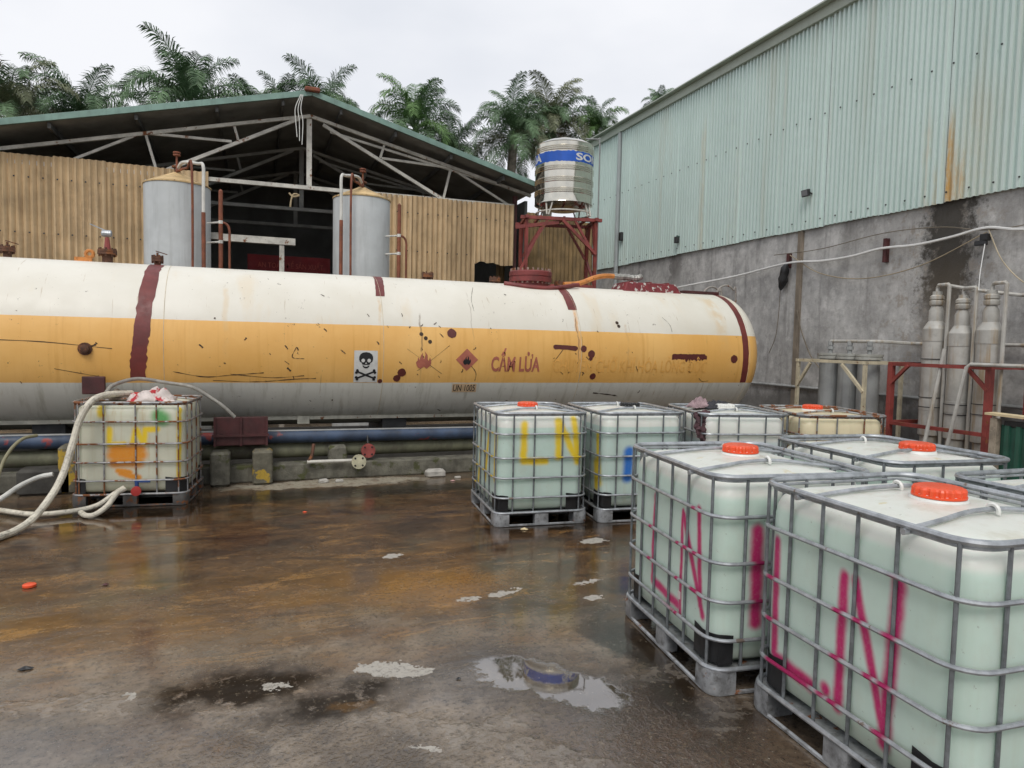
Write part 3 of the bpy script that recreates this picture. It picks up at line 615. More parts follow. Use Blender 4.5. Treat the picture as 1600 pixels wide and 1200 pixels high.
# ------------------------------------------------------------------ silos
def silo(x0, name_lbl, r, ztop, mirror):
    cx, cy = x0, 14.6
    t = thing('chemical_silo', (cx, cy, 0), name_lbl, 'silo', 'blue grey silos behind the long tank')
    mb = MB(); mb.lathe([(r, 0.0), (r, ztop-0.03), (r-0.012, ztop)], 48, (cx, cy, 0)); mb.build('shell', SILO, t)
    mb = MB(); mb.lathe([(r+0.012, ztop-0.02), (r+0.012, ztop+0.005), (0.10, ztop+0.235), (0.09, ztop+0.245), (0.0, ztop+0.25)], 48, (cx, cy, 0)); mb.build('cone_roof', SILO_TOP, t, 25)
    mb = MB(); mb.lathe([(0.055, ztop+0.22), (0.055, ztop+0.34), (0.10, ztop+0.34), (0.10, ztop+0.37), (0.03, ztop+0.37), (0.025, ztop+0.45)], 14, (cx, cy, 0)); mb.build('top_nozzle', RUST_DARK, t)
    mb = MB(); mb.tube([(cx, cy-.1, ztop+0.12), (cx, cy-.1, ztop+0.56)], 0.018, 8); mb.lathe([(0.065, 0.0), (0.065, 0.025)], 12, (cx, cy-.1, ztop+0.54)); mb.lathe([(0.065, 0.0), (0.065, 0.025)], 12, (cx, cy-.1, ztop+0.585)); mb.lathe([(0.03, 0.0), (0.03, 0.05)], 8, (cx, cy-.1, ztop+0.545)); mb.build('vent_valve', RUST_PIPE, t)
    s = mirror; fy = cy - r - 0.05
    wx = cx + s*(r - 0.09)
    mb = MB(); mb.tube(curve([(cx, cy-.05, ztop+0.30), (cx + s*0.12, cy - 0.25, ztop+0.40), (wx - s*0.10, fy + 0.1, ztop+0.34), (wx, fy, ztop+0.28), (wx, fy, ztop-0.2), (wx, fy, ztop - 1.2)], 6), 0.03, 8); mb.build('white_pipe', WHITE_PIPE, t)
    mb = MB(); mb.tube([(wx, fy, ztop-0.55), (wx, fy, 0.4)], 0.036, 8); mb.build('lower_pipe', RUST_PIPE, t)
    rx_ = cx + s*(r*0.52)
    mb = MB(); mb.tube(curve([(cx, cy-0.1, ztop+0.26), (rx_ - s*0.1, fy + 0.15, ztop+0.25), (rx_, fy - 0.02, ztop+0.16), (rx_, fy - 0.02, 2.4), (rx_, fy-0.02, 0.4)], 6), 0.022, 8); mb.build('red_pipe', RUST_PIPE, t)
    mb = MB(); lx = cx - s*(r*0.93); mb.bar((lx, cy, ztop-0.02), (lx, cy, ztop+0.07), 0.02, 0.08); mb.build('lifting_lug', SILO, t, 0)
    return t
silo(-1.375, 'left blue grey silo with ochre cone roof in front of the tan sheets', 0.575, 4.66, 1)
silo(2.06, 'right blue grey silo with ochre cone roof right of the portal post', 0.575, 4.72, -1)
for (px, z1, lb, sg) in ((-0.60, 4.56, 'tall twin rust red standpipe right of the left silo', 1), (2.72, 4.60, 'single rust red standpipe right of the right silo', 1)):
    t = thing('standpipe', (px, 14.0, 0), lb, 'pipe', 'rust red standpipes by the silos')
    mb = MB(); mb.tube([(px, 14.0, 0), (px, 14.0, z1-0.03), (px, 14.0, z1)], [0.042, 0.038, 0.012], 8); mb.build('riser', RUST_PIPE, t)
    mb = MB(); mb.tube(curve([(px, 14.0, 3.96), (px+0.10, 14.0, 3.93), (px+0.15, 14.0, 3.80), (px+0.15, 14.0, 3.4), (px+0.15, 14.0, 0.2)], 5), 0.022, 8); mb.build('bypass', RUST_PIPE, t)
    for zz in (3.6, 3.96):
        mb = MB(); mb.tube([(px-0.24, 14.25, zz), (px, 14.0, zz)], 0.018, 8); mb.lathe([(0.04, 0), (0.04, 0.06)], 10, (px, 14.0, zz-0.03)); mb.build('branch', WHITE_PIPE, t)

# ------------------------------------------------------------------ the long horizontal tank
D, ZC, RT = 10.45, 1.70, 1.09
def tank_material():
    m, nt, b = new_mat('tank_paint_white_and_yellow')
    co = nd(nt, 'ShaderNodeTexCoord').outputs['Object']; sep = nd(nt, 'ShaderNodeSeparateXYZ', {0: co}); z = sep.outputs['Z']
    n1 = noise(nt, co, 0.8, 6, 0.6); n2 = noise(nt, co, 4.5, 6, 0.68)
    white = mixc(nt, sstep(nt, n1, 0.3, 0.7), (0.69, 0.655, 0.56), (0.77, 0.74, 0.655))
    white = mixc(nt, mth(nt, 'MULTIPLY', sstep(nt, noise(nt, co, 1.6, 5, 0.6, stretch=(1.6, 0.5, 0.5), off=(3, 3, 3)), 0.56, 0.75), 0.35), white, (0.70, 0.55, 0.34))
    yel = mixc(nt, sstep(nt, n1, 0.3, 0.7), (0.77, 0.42, 0.11), (0.86, 0.515, 0.17))
    yel = mixc(nt, mth(nt, 'MULTIPLY', sstep(nt, noise(nt, co, 2.4, 5, 0.6, stretch=(6, 1, 0.25)), 0.5, 0.75), 0.35), yel, (0.58, 0.27, 0.04))
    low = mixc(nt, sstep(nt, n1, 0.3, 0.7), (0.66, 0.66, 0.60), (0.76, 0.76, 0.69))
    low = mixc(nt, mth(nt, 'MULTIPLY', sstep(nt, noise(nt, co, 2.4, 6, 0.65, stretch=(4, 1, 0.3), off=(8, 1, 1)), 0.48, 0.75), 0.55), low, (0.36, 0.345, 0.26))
    edge = mth(nt, 'MULTIPLY', mth(nt, 'SUBTRACT', n2, 0.5), 0.012)
    ze = mth(nt, 'ADD', z, edge)
    c = mixc(nt, sstep(nt, ze, 2.046, 2.050), yel, white)
    c = mixc(nt, sstep(nt, ze, 1.266, 1.270), low, c)
    # belly grime below the rail
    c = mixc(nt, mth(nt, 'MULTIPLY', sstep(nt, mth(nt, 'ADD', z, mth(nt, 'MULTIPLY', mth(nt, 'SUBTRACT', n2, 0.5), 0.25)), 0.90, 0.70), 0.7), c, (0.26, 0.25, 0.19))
    # chips and scratches, thin drips
    ch = sstep(nt, noise(nt, co, 13, 8, 0.75, off=(6, 2, 3)), 0.635, 0.655)
    cl = sstep(nt, noise(nt, co, 1.0, 3, 0.5, off=(1, 6, 9)), 0.46, 0.60)
    c = mixc(nt, mth(nt, 'MULTIPLY', mth(nt, 'MULTIPLY', ch, cl), 0.9), c, (0.085, 0.05, 0.028))
    dr = sstep(nt, noise(nt, co, 6.0, 4, 0.6, stretch=(4.0, 0.6, 0.10), off=(2, 4, 4)), 0.665, 0.73)
    c = mixc(nt, mth(nt, 'MULTIPLY', dr, 0.40), c, (0.33, 0.22, 0.10))
    xx = sep.outputs['X']
    wig = mth(nt, 'MULTIPLY', mth(nt, 'SUBTRACT', noise(nt, co, 4, 2, .5, stretch=(0, 0, 1)), .5), .12)
    for xc, w_, z1, k, col_ in ((1.60, .030, 2.50, .55, (.62,.42,.20)), (4.56, .045, 2.42, .85, (.72,.40,.16)), (7.20, .16, 2.72, .5, (.66,.46,.22)), (4.55, .012, 2.3, .7, (.10,.06,.03)), (-0.35, .05, 2.5, .35, (.66,.46,.22)), (2.15, .02, 2.25, .6, (.14,.08,.04)), (5.4, .03, 2.2, .4, (.5,.3,.12)), (2.9, .012, 2.6, .35, (.2,.13,.08))):
        a_ = mth(nt, 'ABSOLUTE', mth(nt, 'ADD', mth(nt, 'SUBTRACT', xx, xc), wig))
        v_ = mth(nt, 'MULTIPLY', sstep(nt, z, z1, z1 - .06), sstep(nt, z, z1 - 1.15, z1 - .35))
        c = mixc(nt, mth(nt, 'MULTIPLY', mth(nt, 'MULTIPLY', sstep(nt, a_, w_, w_*.2), v_), mth(nt, 'MULTIPLY', sstep(nt, n2, .35, .55), k)), c, col_)
    lk(nt, c, b.inputs['Base Color'])
    lk(nt, sstep(nt, n2, 0.2, 0.8, 0.34, 0.56), b.inputs['Roughness'])
    bump(nt, b, mth(nt, 'ADD', n1, mth(nt, 'MULTIPLY', n2, 0.08)), 0.10, 0.05)
    return m
TANK = thing('storage_tank', (0.0, D, 0.0), 'huge horizontal white steel tank with a yellow band and warning signs', 'tank')
X0, X1 = -10.0, 7.70
prof = [(0.0, X0-0.545)] + [(RT*math.sin(R(a)), X0 - 0.545*math.cos(R(a))) for a in (8, 16, 25, 35, 45, 55, 65, 75, 83)]
prof += [(RT, X0 + (X1-X0)*i/24) for i in range(25)]
prof += [(RT*math.cos(R(a)), X1 + 0.545*math.sin(R(a))) for a in range(6, 88, 6)] + [(0.0, X1+0.545)]
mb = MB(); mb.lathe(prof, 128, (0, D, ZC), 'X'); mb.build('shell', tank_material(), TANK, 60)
def onT(off=0.003):
    return lambda x, s: (x, D - (RT+off)*math.cos(s/RT), ZC + (RT+off)*math.sin(s/RT))
def sT(deg): return R(deg)*RT
def decal(loops, name, mat, off=0.003, step=0.05, parent=None): return bm_finish(poly_bm(loops), onT(off), name, mat, parent or TANK, step)
def band(pts, w, name, mat, jag=0.0, seed=1, off=0.003):
    """painted stripe following (x, degrees) points"""
    rnd = random.Random(seed); L, Rr = [], []; cp = curve([(p[0], sT(p[1]), 0) for p in pts], 10)
    for i, p in enumerate(cp):
        L.append((p.x - w/2 + jag*rnd.uniform(-1, 1), p.y)); Rr.append((p.x + w/2 + jag*rnd.uniform(-1, 1), p.y))
    bm = bmesh.new(); a = [bm.verts.new((*q, 0)) for q in L]; b_ = [bm.verts.new((*q, 0)) for q in Rr]
    for i in range(len(a)-1): bm.faces.new((a[i], b_[i], b_[i+1], a[i+1]))
    return bm_finish(bm, onT(off), name, mat, TANK, 0.06)
band([(-1.22, 96), (-1.225, 70), (-1.27, 22), (-1.31, 0), (-1.34, -20.5)], 0.175, 'red_stripe', STRIPE, 0.011, 3)
band([(1.66, 100), (1.67, 75), (1.625, 44)], 0.125, 'red_stripe', STRIPE, 0.004, 4)
band([(4.56, 100), (4.56, 72), (4.54, 38)], 0.15, 'red_stripe', STRIPE, 0.004, 5)
band([(7.62, 110), (7.62, 75), (7.62, 40), (7.62, 0), (7.64, -23)], 0.115, 'red_stripe', STRIPE, 0.003, 6)
def blob(x, deg, r, name='paint_blot', mat=BROWN_BLOT, off=0.004, seed=0, sy=1.0):
    rnd = random.Random(seed + int(x*100)); s0 = sT(deg); n = 20
    return decal([[(x + r*(1+rnd.uniform(-.07,.07))*math.cos(2*math.pi*k/n), s0 + sy*r*(1+rnd.uniform(-.07,.07))*math.sin(2*math.pi*k/n)) for k in range(n)]], name, mat, off)
for x, d, r in ((2.587, 14.1, 0.066), (1.885, -15.3, 0.058), (1.822, -19.7, 0.050), (4.635, 4.5, 0.05), (4.765, 0.4, 0.058), (4.757, -3.2, 0.032), (4.824, -17.7, 0.05), (1.595, -22.0, 0.032), (7.386, -1.9, 0.066)):
    blob(x, d, r)
rnd = random.Random(5)
cap_l = [(4.16 + .34*t_, sT(5.5) + .034 - .016*t_ + rnd.uniform(-.004, .004)) for t_ in (0, .2, .4, .6, .8, 1)] + [(4.535, sT(5.5) + .006), (4.54, sT(5.5) - .025)] + [(4.16 + .34*t_, sT(5.5) - .032 - .016*t_ + rnd.uniform(-.006, .006)) for t_ in (1, .8, .6, .4, .2, 0)] + [(4.135, sT(5.5) - .014), (4.135, sT(5.5) + .016)]
decal([cap_l], 'paint_blot', BROWN_BLOT, 0.004)
xs_ = [6.19 + 0.66*k/30 for k in range(31)]
decal([[(x, sT(0.4) + 0.025 + rnd.uniform(-.004, .004) - (.02 if x > 6.82 or x < 6.2 else 0)) for x in xs_] + [(x, sT(0.2) - 0.05 - (0.07*rnd.random()**2 if x > 6.45 else 0.015*rnd.random())) for x in reversed(xs_)]], 'paint_blot', BROWN_BLOT, 0.004)
# skull placard
PL = decal([[(1.238, sT(-22.9)), (1.556, sT(-22.9)), (1.548, sT(0.3)), (1.238, sT(0.3))]], 'poison_placard', PLACARD, 0.003)
cx = 1.395; sk = sT(-5.6); u = 0.094
def ring(cx, cy, rx, ry, n=22, a0=0, a1=360): return [(cx + rx*math.cos(R(a0+(a1-a0)*k/n)), cy + ry*math.sin(R(a0+(a1-a0)*k/n))) for k in range(n + (a1-a0 != 360))]
skull = [(cx + u*a, sk + u*b) for a, b in ((-.55,-.78),(-.60,-.55),(-.86,-.42),(-.98,-.1),(-.98,.3),(-.82,.65),(-.5,.9),(0,.98),(.5,.9),(.82,.65),(.98,.3),(.98,-.1),(.86,-.42),(.60,-.55),(.55,-.78),(.25,-.86),(-.25,-.86))]
decal([skull], 'skull', BLACK_INK, 0.006, parent=PL)
for dx in (-.42, .42): decal([ring(cx + u*dx, sk - u*.22, u*.25, u*.26)], 'eye_hole', PLACARD, 0.009, parent=PL)
decal([[(cx, sk - u*.45), (cx - u*.14, sk - u*.70), (cx + u*.14, sk - u*.70)]], 'nose_hole', PLACARD, 0.009, parent=PL)
jaw = ring(cx, sk - u*.83, u*.52, u*.52, 14, 200, 340) + [(p[0], p[1]) for p in reversed(ring(cx, sk - u*.72, u*.44, u*.40, 14, 200, 340))]
decal([jaw], 'jaw', BLACK_INK, 0.006, parent=PL)
bz = sT(-17.2)
for sg in (1, -1):
    a = (cx - u*1.25*sg, bz - u*0.52); b_ = (cx + u*1.25*sg, bz + u*0.52); d = Vector((b_[0]-a[0], b_[1]-a[1])).normalized(); n_ = Vector((-d.y, d.x))*u*0.13
    bm_l = [[(a[0]+n_.x, a[1]+n_.y), (a[0]-n_.x, a[1]-n_.y), (b_[0]-n_.x, b_[1]-n_.y), (b_[0]+n_.x, b_[1]+n_.y)]]
    o = 0.006 if sg > 0 else 0.0066
    decal(bm_l, 'bone', BLACK_INK, o, parent=PL)
    for e in (a, b_):
        for q in (1, -1): decal([ring(e[0] + n_.x*1.3*q, e[1] + n_.y*1.3*q, u*.2, u*.2, 12)], 'bone_knob', BLACK_INK, o + 0.0008 + 0.0004*q, parent=PL)
# flame
def flame_pts(cx, cy, u, pts): return [(cx + u*a, cy + u*b) for a, b in pts]
FL = ((-.9,-.55),(-1,-.2),(-.8,.05),(-.75,.45),(-.55,.1),(-.45,.55),(-.2,1.0),(-.18,.5),(0,.2),(.15,.75),(.05,1.15),(.4,.7),(.42,.2),(.55,.0),(.7,.45),(.85,.05),(.9,-.25),(.75,-.6),(.35,-.95),(.05,-.75),(0,-.68),(-.08,-.75),(-.35,-.95),(-.7,-.85))
decal([flame_pts(2.19, sT(-6.5), 0.115, FL)], 'flame_sign', FADED_RED, 0.004)
dm = decal([[(2.645, sT(-5.3)), (2.81, sT(-13.8)), (2.972, sT(-5.3)), (2.805, sT(3.0))]], 'flammable_diamond', FADED_RED, 0.0035)
decal([flame_pts(2.81, sT(-6.0), 0.062, FL)], 'flame', BLACK_INK, 0.0065, parent=dm)
bm_finish(text_bm('CẤM LỬA', 0.205, 0.76, 0.03), lambda x, s: onT(0.004)(3.172 + x, s + sT(-13.6)), 'lettering', FADED_RED, TANK, 0.05)
bm_finish(text_bm('CHUYÊN CHỞ KHÍ HÓA LỎNG ĐỘC', 0.19, 2.72, 0.006), lambda x, s: onT(0.004)(4.14 + x, s + sT(-14.0)), 'faded_lettering', FADED_YELLOW, TANK, 0.05)
un = decal([[(2.632, sT(-31.6)), (2.995, sT(-31.6)), (2.985, sT(-24.0)), (2.626, sT(-24.0))]], 'number_plate', ORANGE_INK, 0.003)
bm_finish(text_bm('UN 1005', 0.105, 0.325, 0.004), lambda x, s: onT(0.006)(2.643 + x, s + sT(-30.4)), 'lettering', BLACK_INK, un, 0.05)
# scratches and chipped spots
SCR = weathered('dark_scratch', (.055, .035, .022), .8)
rnd = random.Random(21)
def scratch(pts, w_, off=.0032):
    bm = bmesh.new(); cp = curve([(p[0], sT(p[1]), 0) for p in pts], 6); A, B = [], []
    for i, p in enumerate(cp):
        q = cp[min(i+1, len(cp)-1)] - cp[max(i-1, 0)]; n_ = Vector((-q.y, q.x, 0)).normalized()*w_*.5*(.25 + rnd.random()); A.append(bm.verts.new(p + n_)); B.append(bm.verts.new(p - n_))
    for i in range(len(A)-1): bm.faces.new((A[i], B[i], B[i+1], A[i+1]))
    return bm_finish(bm, onT(off), 'scratch', SCR, TANK, .1)
scratch([(-2.9, 3.5), (-2.3, 2.5), (-1.6, -1)], .010); scratch([(-.95, -15.5), (-.6, -19), (-.3, -17.8), (.1, -16)], .012); scratch([(-.5, -21.5), (0, -22.6), (.5, -20.5), (.75, -20)], .010)
scratch([(-.3, -17), (.2, -19.5), (.6, -18)], .009); scratch([(-2.2, -14), (-1.7, -19.5)], .008); scratch([(2.55, 5), (2.1, -14)], .007); scratch([(1.95, 2), (2.45, -16)], .007); scratch([(2.84, -8), (2.95, -15), (2.95, -22)], .009)
scratch([(4.30, 4), (4.15, -6)], .010); scratch([(4.62, 14), (4.6, -22)], .005); scratch([(5.55, -9), (5.6, -14)], .014); scratch([(6.75, -19), (6.83, -22), (6.95, -21.5)], .008); scratch([(4.9, -33), (5.2, -35), (5.35, -36.5)], .022)
scratch([(-2.95, -17), (-2.75, -18.5), (-2.85, -16)], .016); scratch([(.5, 2), (.45, -5), (.6, -6)], .010); scratch([(6.1, 34), (6.2, 27), (6.22, 20)], .007); scratch([(3.05, 62), (2.95, 45), (2.95, 33)], .006)
for k in range(60):
    x_ = rnd.choice((rnd.uniform(-3, 7.3), rnd.gauss(2.2, .35), rnd.gauss(4.5, .35), rnd.gauss(.6, .5))); d_ = rnd.uniform(-24, 30) if rnd.random() < .75 else rnd.uniform(-60, 60)
    ln_ = rnd.uniform(.015, .07); a_ = rnd.uniform(-1, 1)
    scratch([(x_, d_), (x_ + ln_*a_*.5 + .008, d_ - 40*ln_*.6), (x_ + ln_*a_, d_ - 40*ln_)], rnd.uniform(.008, .022))
for x_, d_ in ((2.21, 10), (2.27, 7.5), (2.15, 13), (5.25, 27), (5.27, 24)): blob(x_, d_, .028, 'rust_spot', SCR, .0036, 5)
# weld seams and lower rail
WELD = weathered('weld_seam_paint', (0.58, 0.50, 0.36), 0.5, 0, .2, 8)
for xw in (-4.6, -1.05, 1.63, 4.60, 7.70):
    mb = MB(); mb.tube([(xw, D + (RT+0.001)*math.cos(R(a)), ZC + (RT+0.001)*math.sin(R(a))) for a in range(97, 250, 3)], 0.0035, 5); mb.build('weld_seam', WELD, TANK)
a = R(180 + 59)
mb = MB(); mb.box((-1.3, D + (RT+0.012)*math.cos(a), ZC + (RT+0.012)*math.sin(a)), (16.0, 0.045, 0.05)); mb.build('lower_rail', weathered('rail_cream', (.50,.48,.40), .6, 0, .2, 6, rust=.2), TANK, 0, bevel=.006)
for xw in (0.62, -3.0, 5.2):
    mb = MB(); mb.box((xw, D + (RT+0.02)*math.cos(a), ZC + (RT+0.02)*math.sin(a) - .02), (0.16, 0.07, 0.11)); mb.build('lug_plate', bpy.data.materials['rail_cream'], TANK, 0, bevel=.006)
# saddles
for xs0 in (-6.5, -2.4, 1.9, 6.0):
    mb = MB(); mb.box((xs0, D + .15, 0.62), (0.35, 1.3, .36)); mb.build('saddle', DARK_STEEL, TANK, 0)
mb = MB(); mb.box((-0.17, 9.30, 0.665), (0.64, 0.05, 0.36)); sb = mb.build('saddle_box', DARK_RED, TANK, 0, bevel=.008)
for xx in (-0.475, -0.17, 0.135):
    mb = MB(); mb.box((xx, 9.262, 0.665), (0.025, 0.03, 0.37)); mb.build('rib', DARK_RED, sb, 0)
mb = MB(); mb.box((-0.17, 9.258, 0.615), (0.67, 0.04, 0.03)); mb.build('flange', DARK_RED, sb, 0)
mb = MB(); mb.box((-1.79, 9.34, 1.245), (0.24, 0.05, 0.21)); mb.build('step_plate', DARK_RED, TANK, 0, bevel=.01)
# side nozzle
p = Vector(onT()(-1.878, sT(-1.4)))
mb = MB(); mb.lathe([(0.075, -0.005), (0.075, 0.02), (0.05, 0.02), (0.05, 0.06), (0.035, 0.065)], 16, p, 'Y'); mb.build('side_nozzle', RUST_DARK, TANK)
# top fittings
ZT = ZC + RT
def flange_stub(x, h, r, mat=RUST_DARK, name='nozzle', bolts=8):
    mb = MB(); mb.lathe([(r*.55, -0.02), (r*.55, h-.05), (r, h-.05), (r, h-.025), (r*.96, h-.022), (r*.96, h-.018), (r, h-.016), (r, h+.012), (r*.5, h+.014)], 20, (x, D, ZT)); o = mb.build(name, mat, TANK)
    for k in range(bolts):
        a = 2*math.pi*k/bolts; m2 = MB(); m2.lathe([(.012, h-.075), (.012, h+.035)], 6, (x + r*.82*math.cos(a), D + r*.82*math.sin(a), ZT)); m2.build('bolt', RUST_DARK, o)
    return o
v1 = flange_stub(-1.825, 0.155, 0.115)
mb = MB(); mb.tube([(-1.825, D, ZT+.15), (-1.825, D, ZT+.33)], [.045, .025], 8); mb.build('stem', RED_STEEL, v1)
mb = MB(); mb.lathe([(.03, -.06), (.045, -.05), (.045, .05), (.03, .06)], 10, (-1.83, D, ZT+.38), 'X'); mb.bar((-1.80, D, ZT+.40), (-2.02, D, ZT+.49), .016, .012); mb.build('lever_valve', GALV, v1)
flange_stub(-1.235, 0.10, 0.075, bolts=6); flange_stub(-2.93, 0.12, 0.085, bolts=6); flange_stub(2.48, 0.085, 0.09, bolts=6); flange_stub(3.57, 0.075, 0.09, bolts=6); flange_stub(4.70, 0.07, 0.09, bolts=6)
for xx, hh in ((-1.235, .10), (-2.93, .12)):
    mb = MB(); mb.tube([(xx, D, ZT+hh), (xx, D, ZT+hh+.07)], .015, 6); mb.bar((xx-.02, D, ZT+hh+.09), (xx+.12, D, ZT+hh+.05), .012, .012); mb.build('cock', RUST_DARK, TANK)
mb = MB(); mb.box((-2.10, D, ZT+.02), (.20, .04, .07)); mb.tube([(-2.03 + .045*math.cos(R(q)), D, ZT+.10 + .045*math.sin(R(q))) for q in range(0, 360, 30)], .022, 6, True); mb.build('lifting_eye', ORANGE_PIPE, TANK)
# red manway
mw = MB(); mw.lathe([(.29, -.06), (.29, .04), (.345, .045), (.345, .115), (.335, .12), (.335, .13), (.345, .135), (.345, .20), (.33, .215), (0, .225)], 40, (4.18, D, ZT)); mwo = mw.build('manway', RED_OXIDE, TANK)
bme = MB(); bme.lathe([(.017, .015), (.017, .255)], 6); bmesh_ = bme.mesh('bolt', weathered('bolt_steel', (.30,.20,.17), .6, 0, .3, 20, rust=.4))
for k in range(24):
    a = 2*math.pi*k/24; o = bpy.data.objects.new('bolt', bmesh_); COL.objects.link(o); o.parent = mwo; o.location = (4.18 + .313*math.cos(a), .313*math.sin(a), ZT)
mb = MB(); mb.tube(curve([(3.62, D-.3, ZT-.02), (4.0, D-.42, ZT-.065), (4.4, D-.42, ZT-.065), (4.9, D-.3, ZT+.02)], 6), .035, 8); mb.build('red_hose_pipe', RED_OXIDE, TANK)
mb = MB(); mb.tube(curve([(4.72, D-.12, ZT+.03), (5.0, D-.1, ZT+.06), (5.30, D-.05, ZT+.17), (5.52, D, ZT+.22), (5.72, D, ZT+.225)], 6), .042, 8); mb.build('orange_outlet_pipe', ORANGE_PIPE, TANK)
mb = MB(); pts = curve([(5.70, D, ZT+.225), (5.95, D, ZT+.22), (6.15, D, ZT+.215), (6.24, D, ZT+.25)], 6); mb.tube(pts, [.045 + .012*(i % 2) for i in range(len(pts))], 8); mb.build('wrapped_joint', weathered('foil_wrap', (.38,.37,.34), .4, .3, .4, 14, bmp=.5), TANK)
mb = MB(); mb.add([(5.74, D-.28, ZT-.07), (6.90, D-.28, ZT-.07), (6.90, D+.28, ZT-.07), (5.74, D+.28, ZT-.07), (5.84, D-.22, ZT+.125), (6.78, D-.22, ZT+.125), (6.78, D+.22, ZT+.125), (5.84, D+.22, ZT+.125)], [(0,1,5,4),(1,2,6,5),(2,3,7,6),(3,0,4,7),(4,5,6,7)])
mb.build('valve_cover', weathered('scratched_red_cover', (.185,.025,.03), .5, 0, .2, 14, blotch=(.52,.50,.46), blotch_amt=.06), TANK, 0, bevel=.01)
for xx in (5.95, 6.3, 6.65):
    mb = MB(); mb.box((xx, D, ZT+.135), (.05, .40, .02)); mb.build('cover_batten', RED_OXIDE, TANK, 0)
mb = MB(); mb.box((7.33, D, ZT+.01), (.74, .42, .05)); mb.build('dark_hatch_plate', DARK_RED, TANK, 0, bevel=.005)
# ladder hoops at the tank end
LD = thing('tank_ladder', (8.2, 10.75, 0.0), 'thin steel ladder with two hooped handrails at the tank end', 'ladder')
for dy in (-.0, .42):
    mb = MB(); mb.tube(curve([(8.42, 10.7+dy, 0.0), (8.42, 10.7+dy, 2.72), (8.36, 10.7+dy, 2.92), (8.2, 10.7+dy, 3.0), (8.03, 10.7+dy, 2.92), (7.98, 10.7+dy, 2.70), (7.98, 10.7+dy, 2.5)], 6), .018, 8); mb.build('stile', weathered('ladder_steel', (.34,.31,.28), .5, .3, .2, 6, rust=.3) if dy == 0 else bpy.data.materials['ladder_steel'], LD)
for i in range(9):
    mb = MB(); mb.tube([(8.42, 10.7, .3 + .3*i), (8.42, 11.12, .3 + .3*i)], .012, 6); mb.build('rung', bpy.data.materials['ladder_steel'], LD)

mb = MB(); mb.box((-1.5, 10.75, .22), (17.5, 1.3, .44)); single('tank_shade_block', mb, weathered('tank_shade_dark', (.10,.095,.085), .9, 0, .3, 3), (-1.5, 10.75, 0), 'added dark block standing in for the deep shade under the long tank', 'backing', None, 0)  # added block, coloured dark to give the black shade below the tank
# ------------------------------------------------------------------ kerb, blocks and pipes before the tank
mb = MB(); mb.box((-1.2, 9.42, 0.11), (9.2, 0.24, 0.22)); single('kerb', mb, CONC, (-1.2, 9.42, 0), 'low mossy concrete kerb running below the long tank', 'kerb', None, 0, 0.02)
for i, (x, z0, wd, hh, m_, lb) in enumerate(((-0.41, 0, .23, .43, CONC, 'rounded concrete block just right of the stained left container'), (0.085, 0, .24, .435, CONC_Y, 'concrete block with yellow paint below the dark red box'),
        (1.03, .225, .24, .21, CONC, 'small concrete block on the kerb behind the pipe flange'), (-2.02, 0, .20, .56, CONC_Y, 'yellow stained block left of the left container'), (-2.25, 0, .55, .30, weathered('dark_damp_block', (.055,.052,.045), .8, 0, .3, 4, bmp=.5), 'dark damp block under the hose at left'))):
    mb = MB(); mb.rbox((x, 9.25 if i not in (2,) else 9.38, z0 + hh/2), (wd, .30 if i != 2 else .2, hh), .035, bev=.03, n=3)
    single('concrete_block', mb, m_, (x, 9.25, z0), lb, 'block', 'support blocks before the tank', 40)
BLUE = weathered('blue_pipe_paint', (0.042, 0.066, 0.115), 0.55, 0, .4, 3, grime=.3, blotch=(0.30, 0.045, 0.035), blotch_amt=.045, bmp=.15)  # blue made darker to include the shade of the tank above
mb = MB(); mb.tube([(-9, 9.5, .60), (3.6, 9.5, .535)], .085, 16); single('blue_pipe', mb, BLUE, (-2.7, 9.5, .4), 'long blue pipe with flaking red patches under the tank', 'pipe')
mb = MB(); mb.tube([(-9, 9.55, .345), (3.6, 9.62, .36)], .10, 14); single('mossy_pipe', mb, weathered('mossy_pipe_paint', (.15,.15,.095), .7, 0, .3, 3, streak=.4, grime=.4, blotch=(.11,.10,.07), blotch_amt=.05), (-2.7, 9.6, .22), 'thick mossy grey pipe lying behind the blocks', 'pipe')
mb = MB(); mb.bar((-9, 9.47, .686), (3.6, 9.47, .621), .022, .016); single('pipe_highlight', mb, weathered('pipe_highlight_tone', (.42,.43,.42), .5), (-0.5, 9.47, .62), 'thin pale bar added as the highlight along the top of the blue pipe', 'highlight', None, 0)  # pale bar painted in as the light caught along the blue pipe
t = thing('drain_pipe', (0.9, 9.22, .2), 'white L shaped pipe ending in a pale flange on the kerb', 'pipe')
mb = MB(); mb.tube(curve([(0.72, 9.36, .46), (0.69, 9.28, .32), (0.645, 9.24, .255)], 4), .022, 8); mb.build('upper_leg', RUST_DARK, t)
mb = MB(); mb.tube([(0.63, 9.235, .25), (1.27, 9.22, .25)], .022, 8); mb.build('lower_leg', WHITE_STEEL, t)
def flange(c, r, mat, parent):
    mb = MB(); mb.lathe([(r*.35, -.015), (r, -.015), (r, .02), (r*.35, .02)], 20, c, 'Y'); o = mb.build('flange', mat, parent)
    for k in range(4):
        a = R(45 + 90*k); m2 = MB(); m2.lathe([(.013, .015), (.013, .026)], 8, (c[0] + r*.72*math.cos(a), c[1], c[2] + r*.72*math.sin(a)), 'Y'); m2.build('bolt_hole', BLACK_PL, o)
    return o
flange((1.285, 9.19, .235), .095, weathered('cream_flange', (.50,.47,.33), .6, 0, .2, 8, rust=.2), t)
t = thing('red_flange_valve', (1.42, 9.34, .25), 'round red oxide flange hanging from the blue pipe', 'flange')
flange((1.43, 9.34, .355), .095, weathered('dull_red_flange', (.28,.065,.055), .6, 0, .2, 8), t)
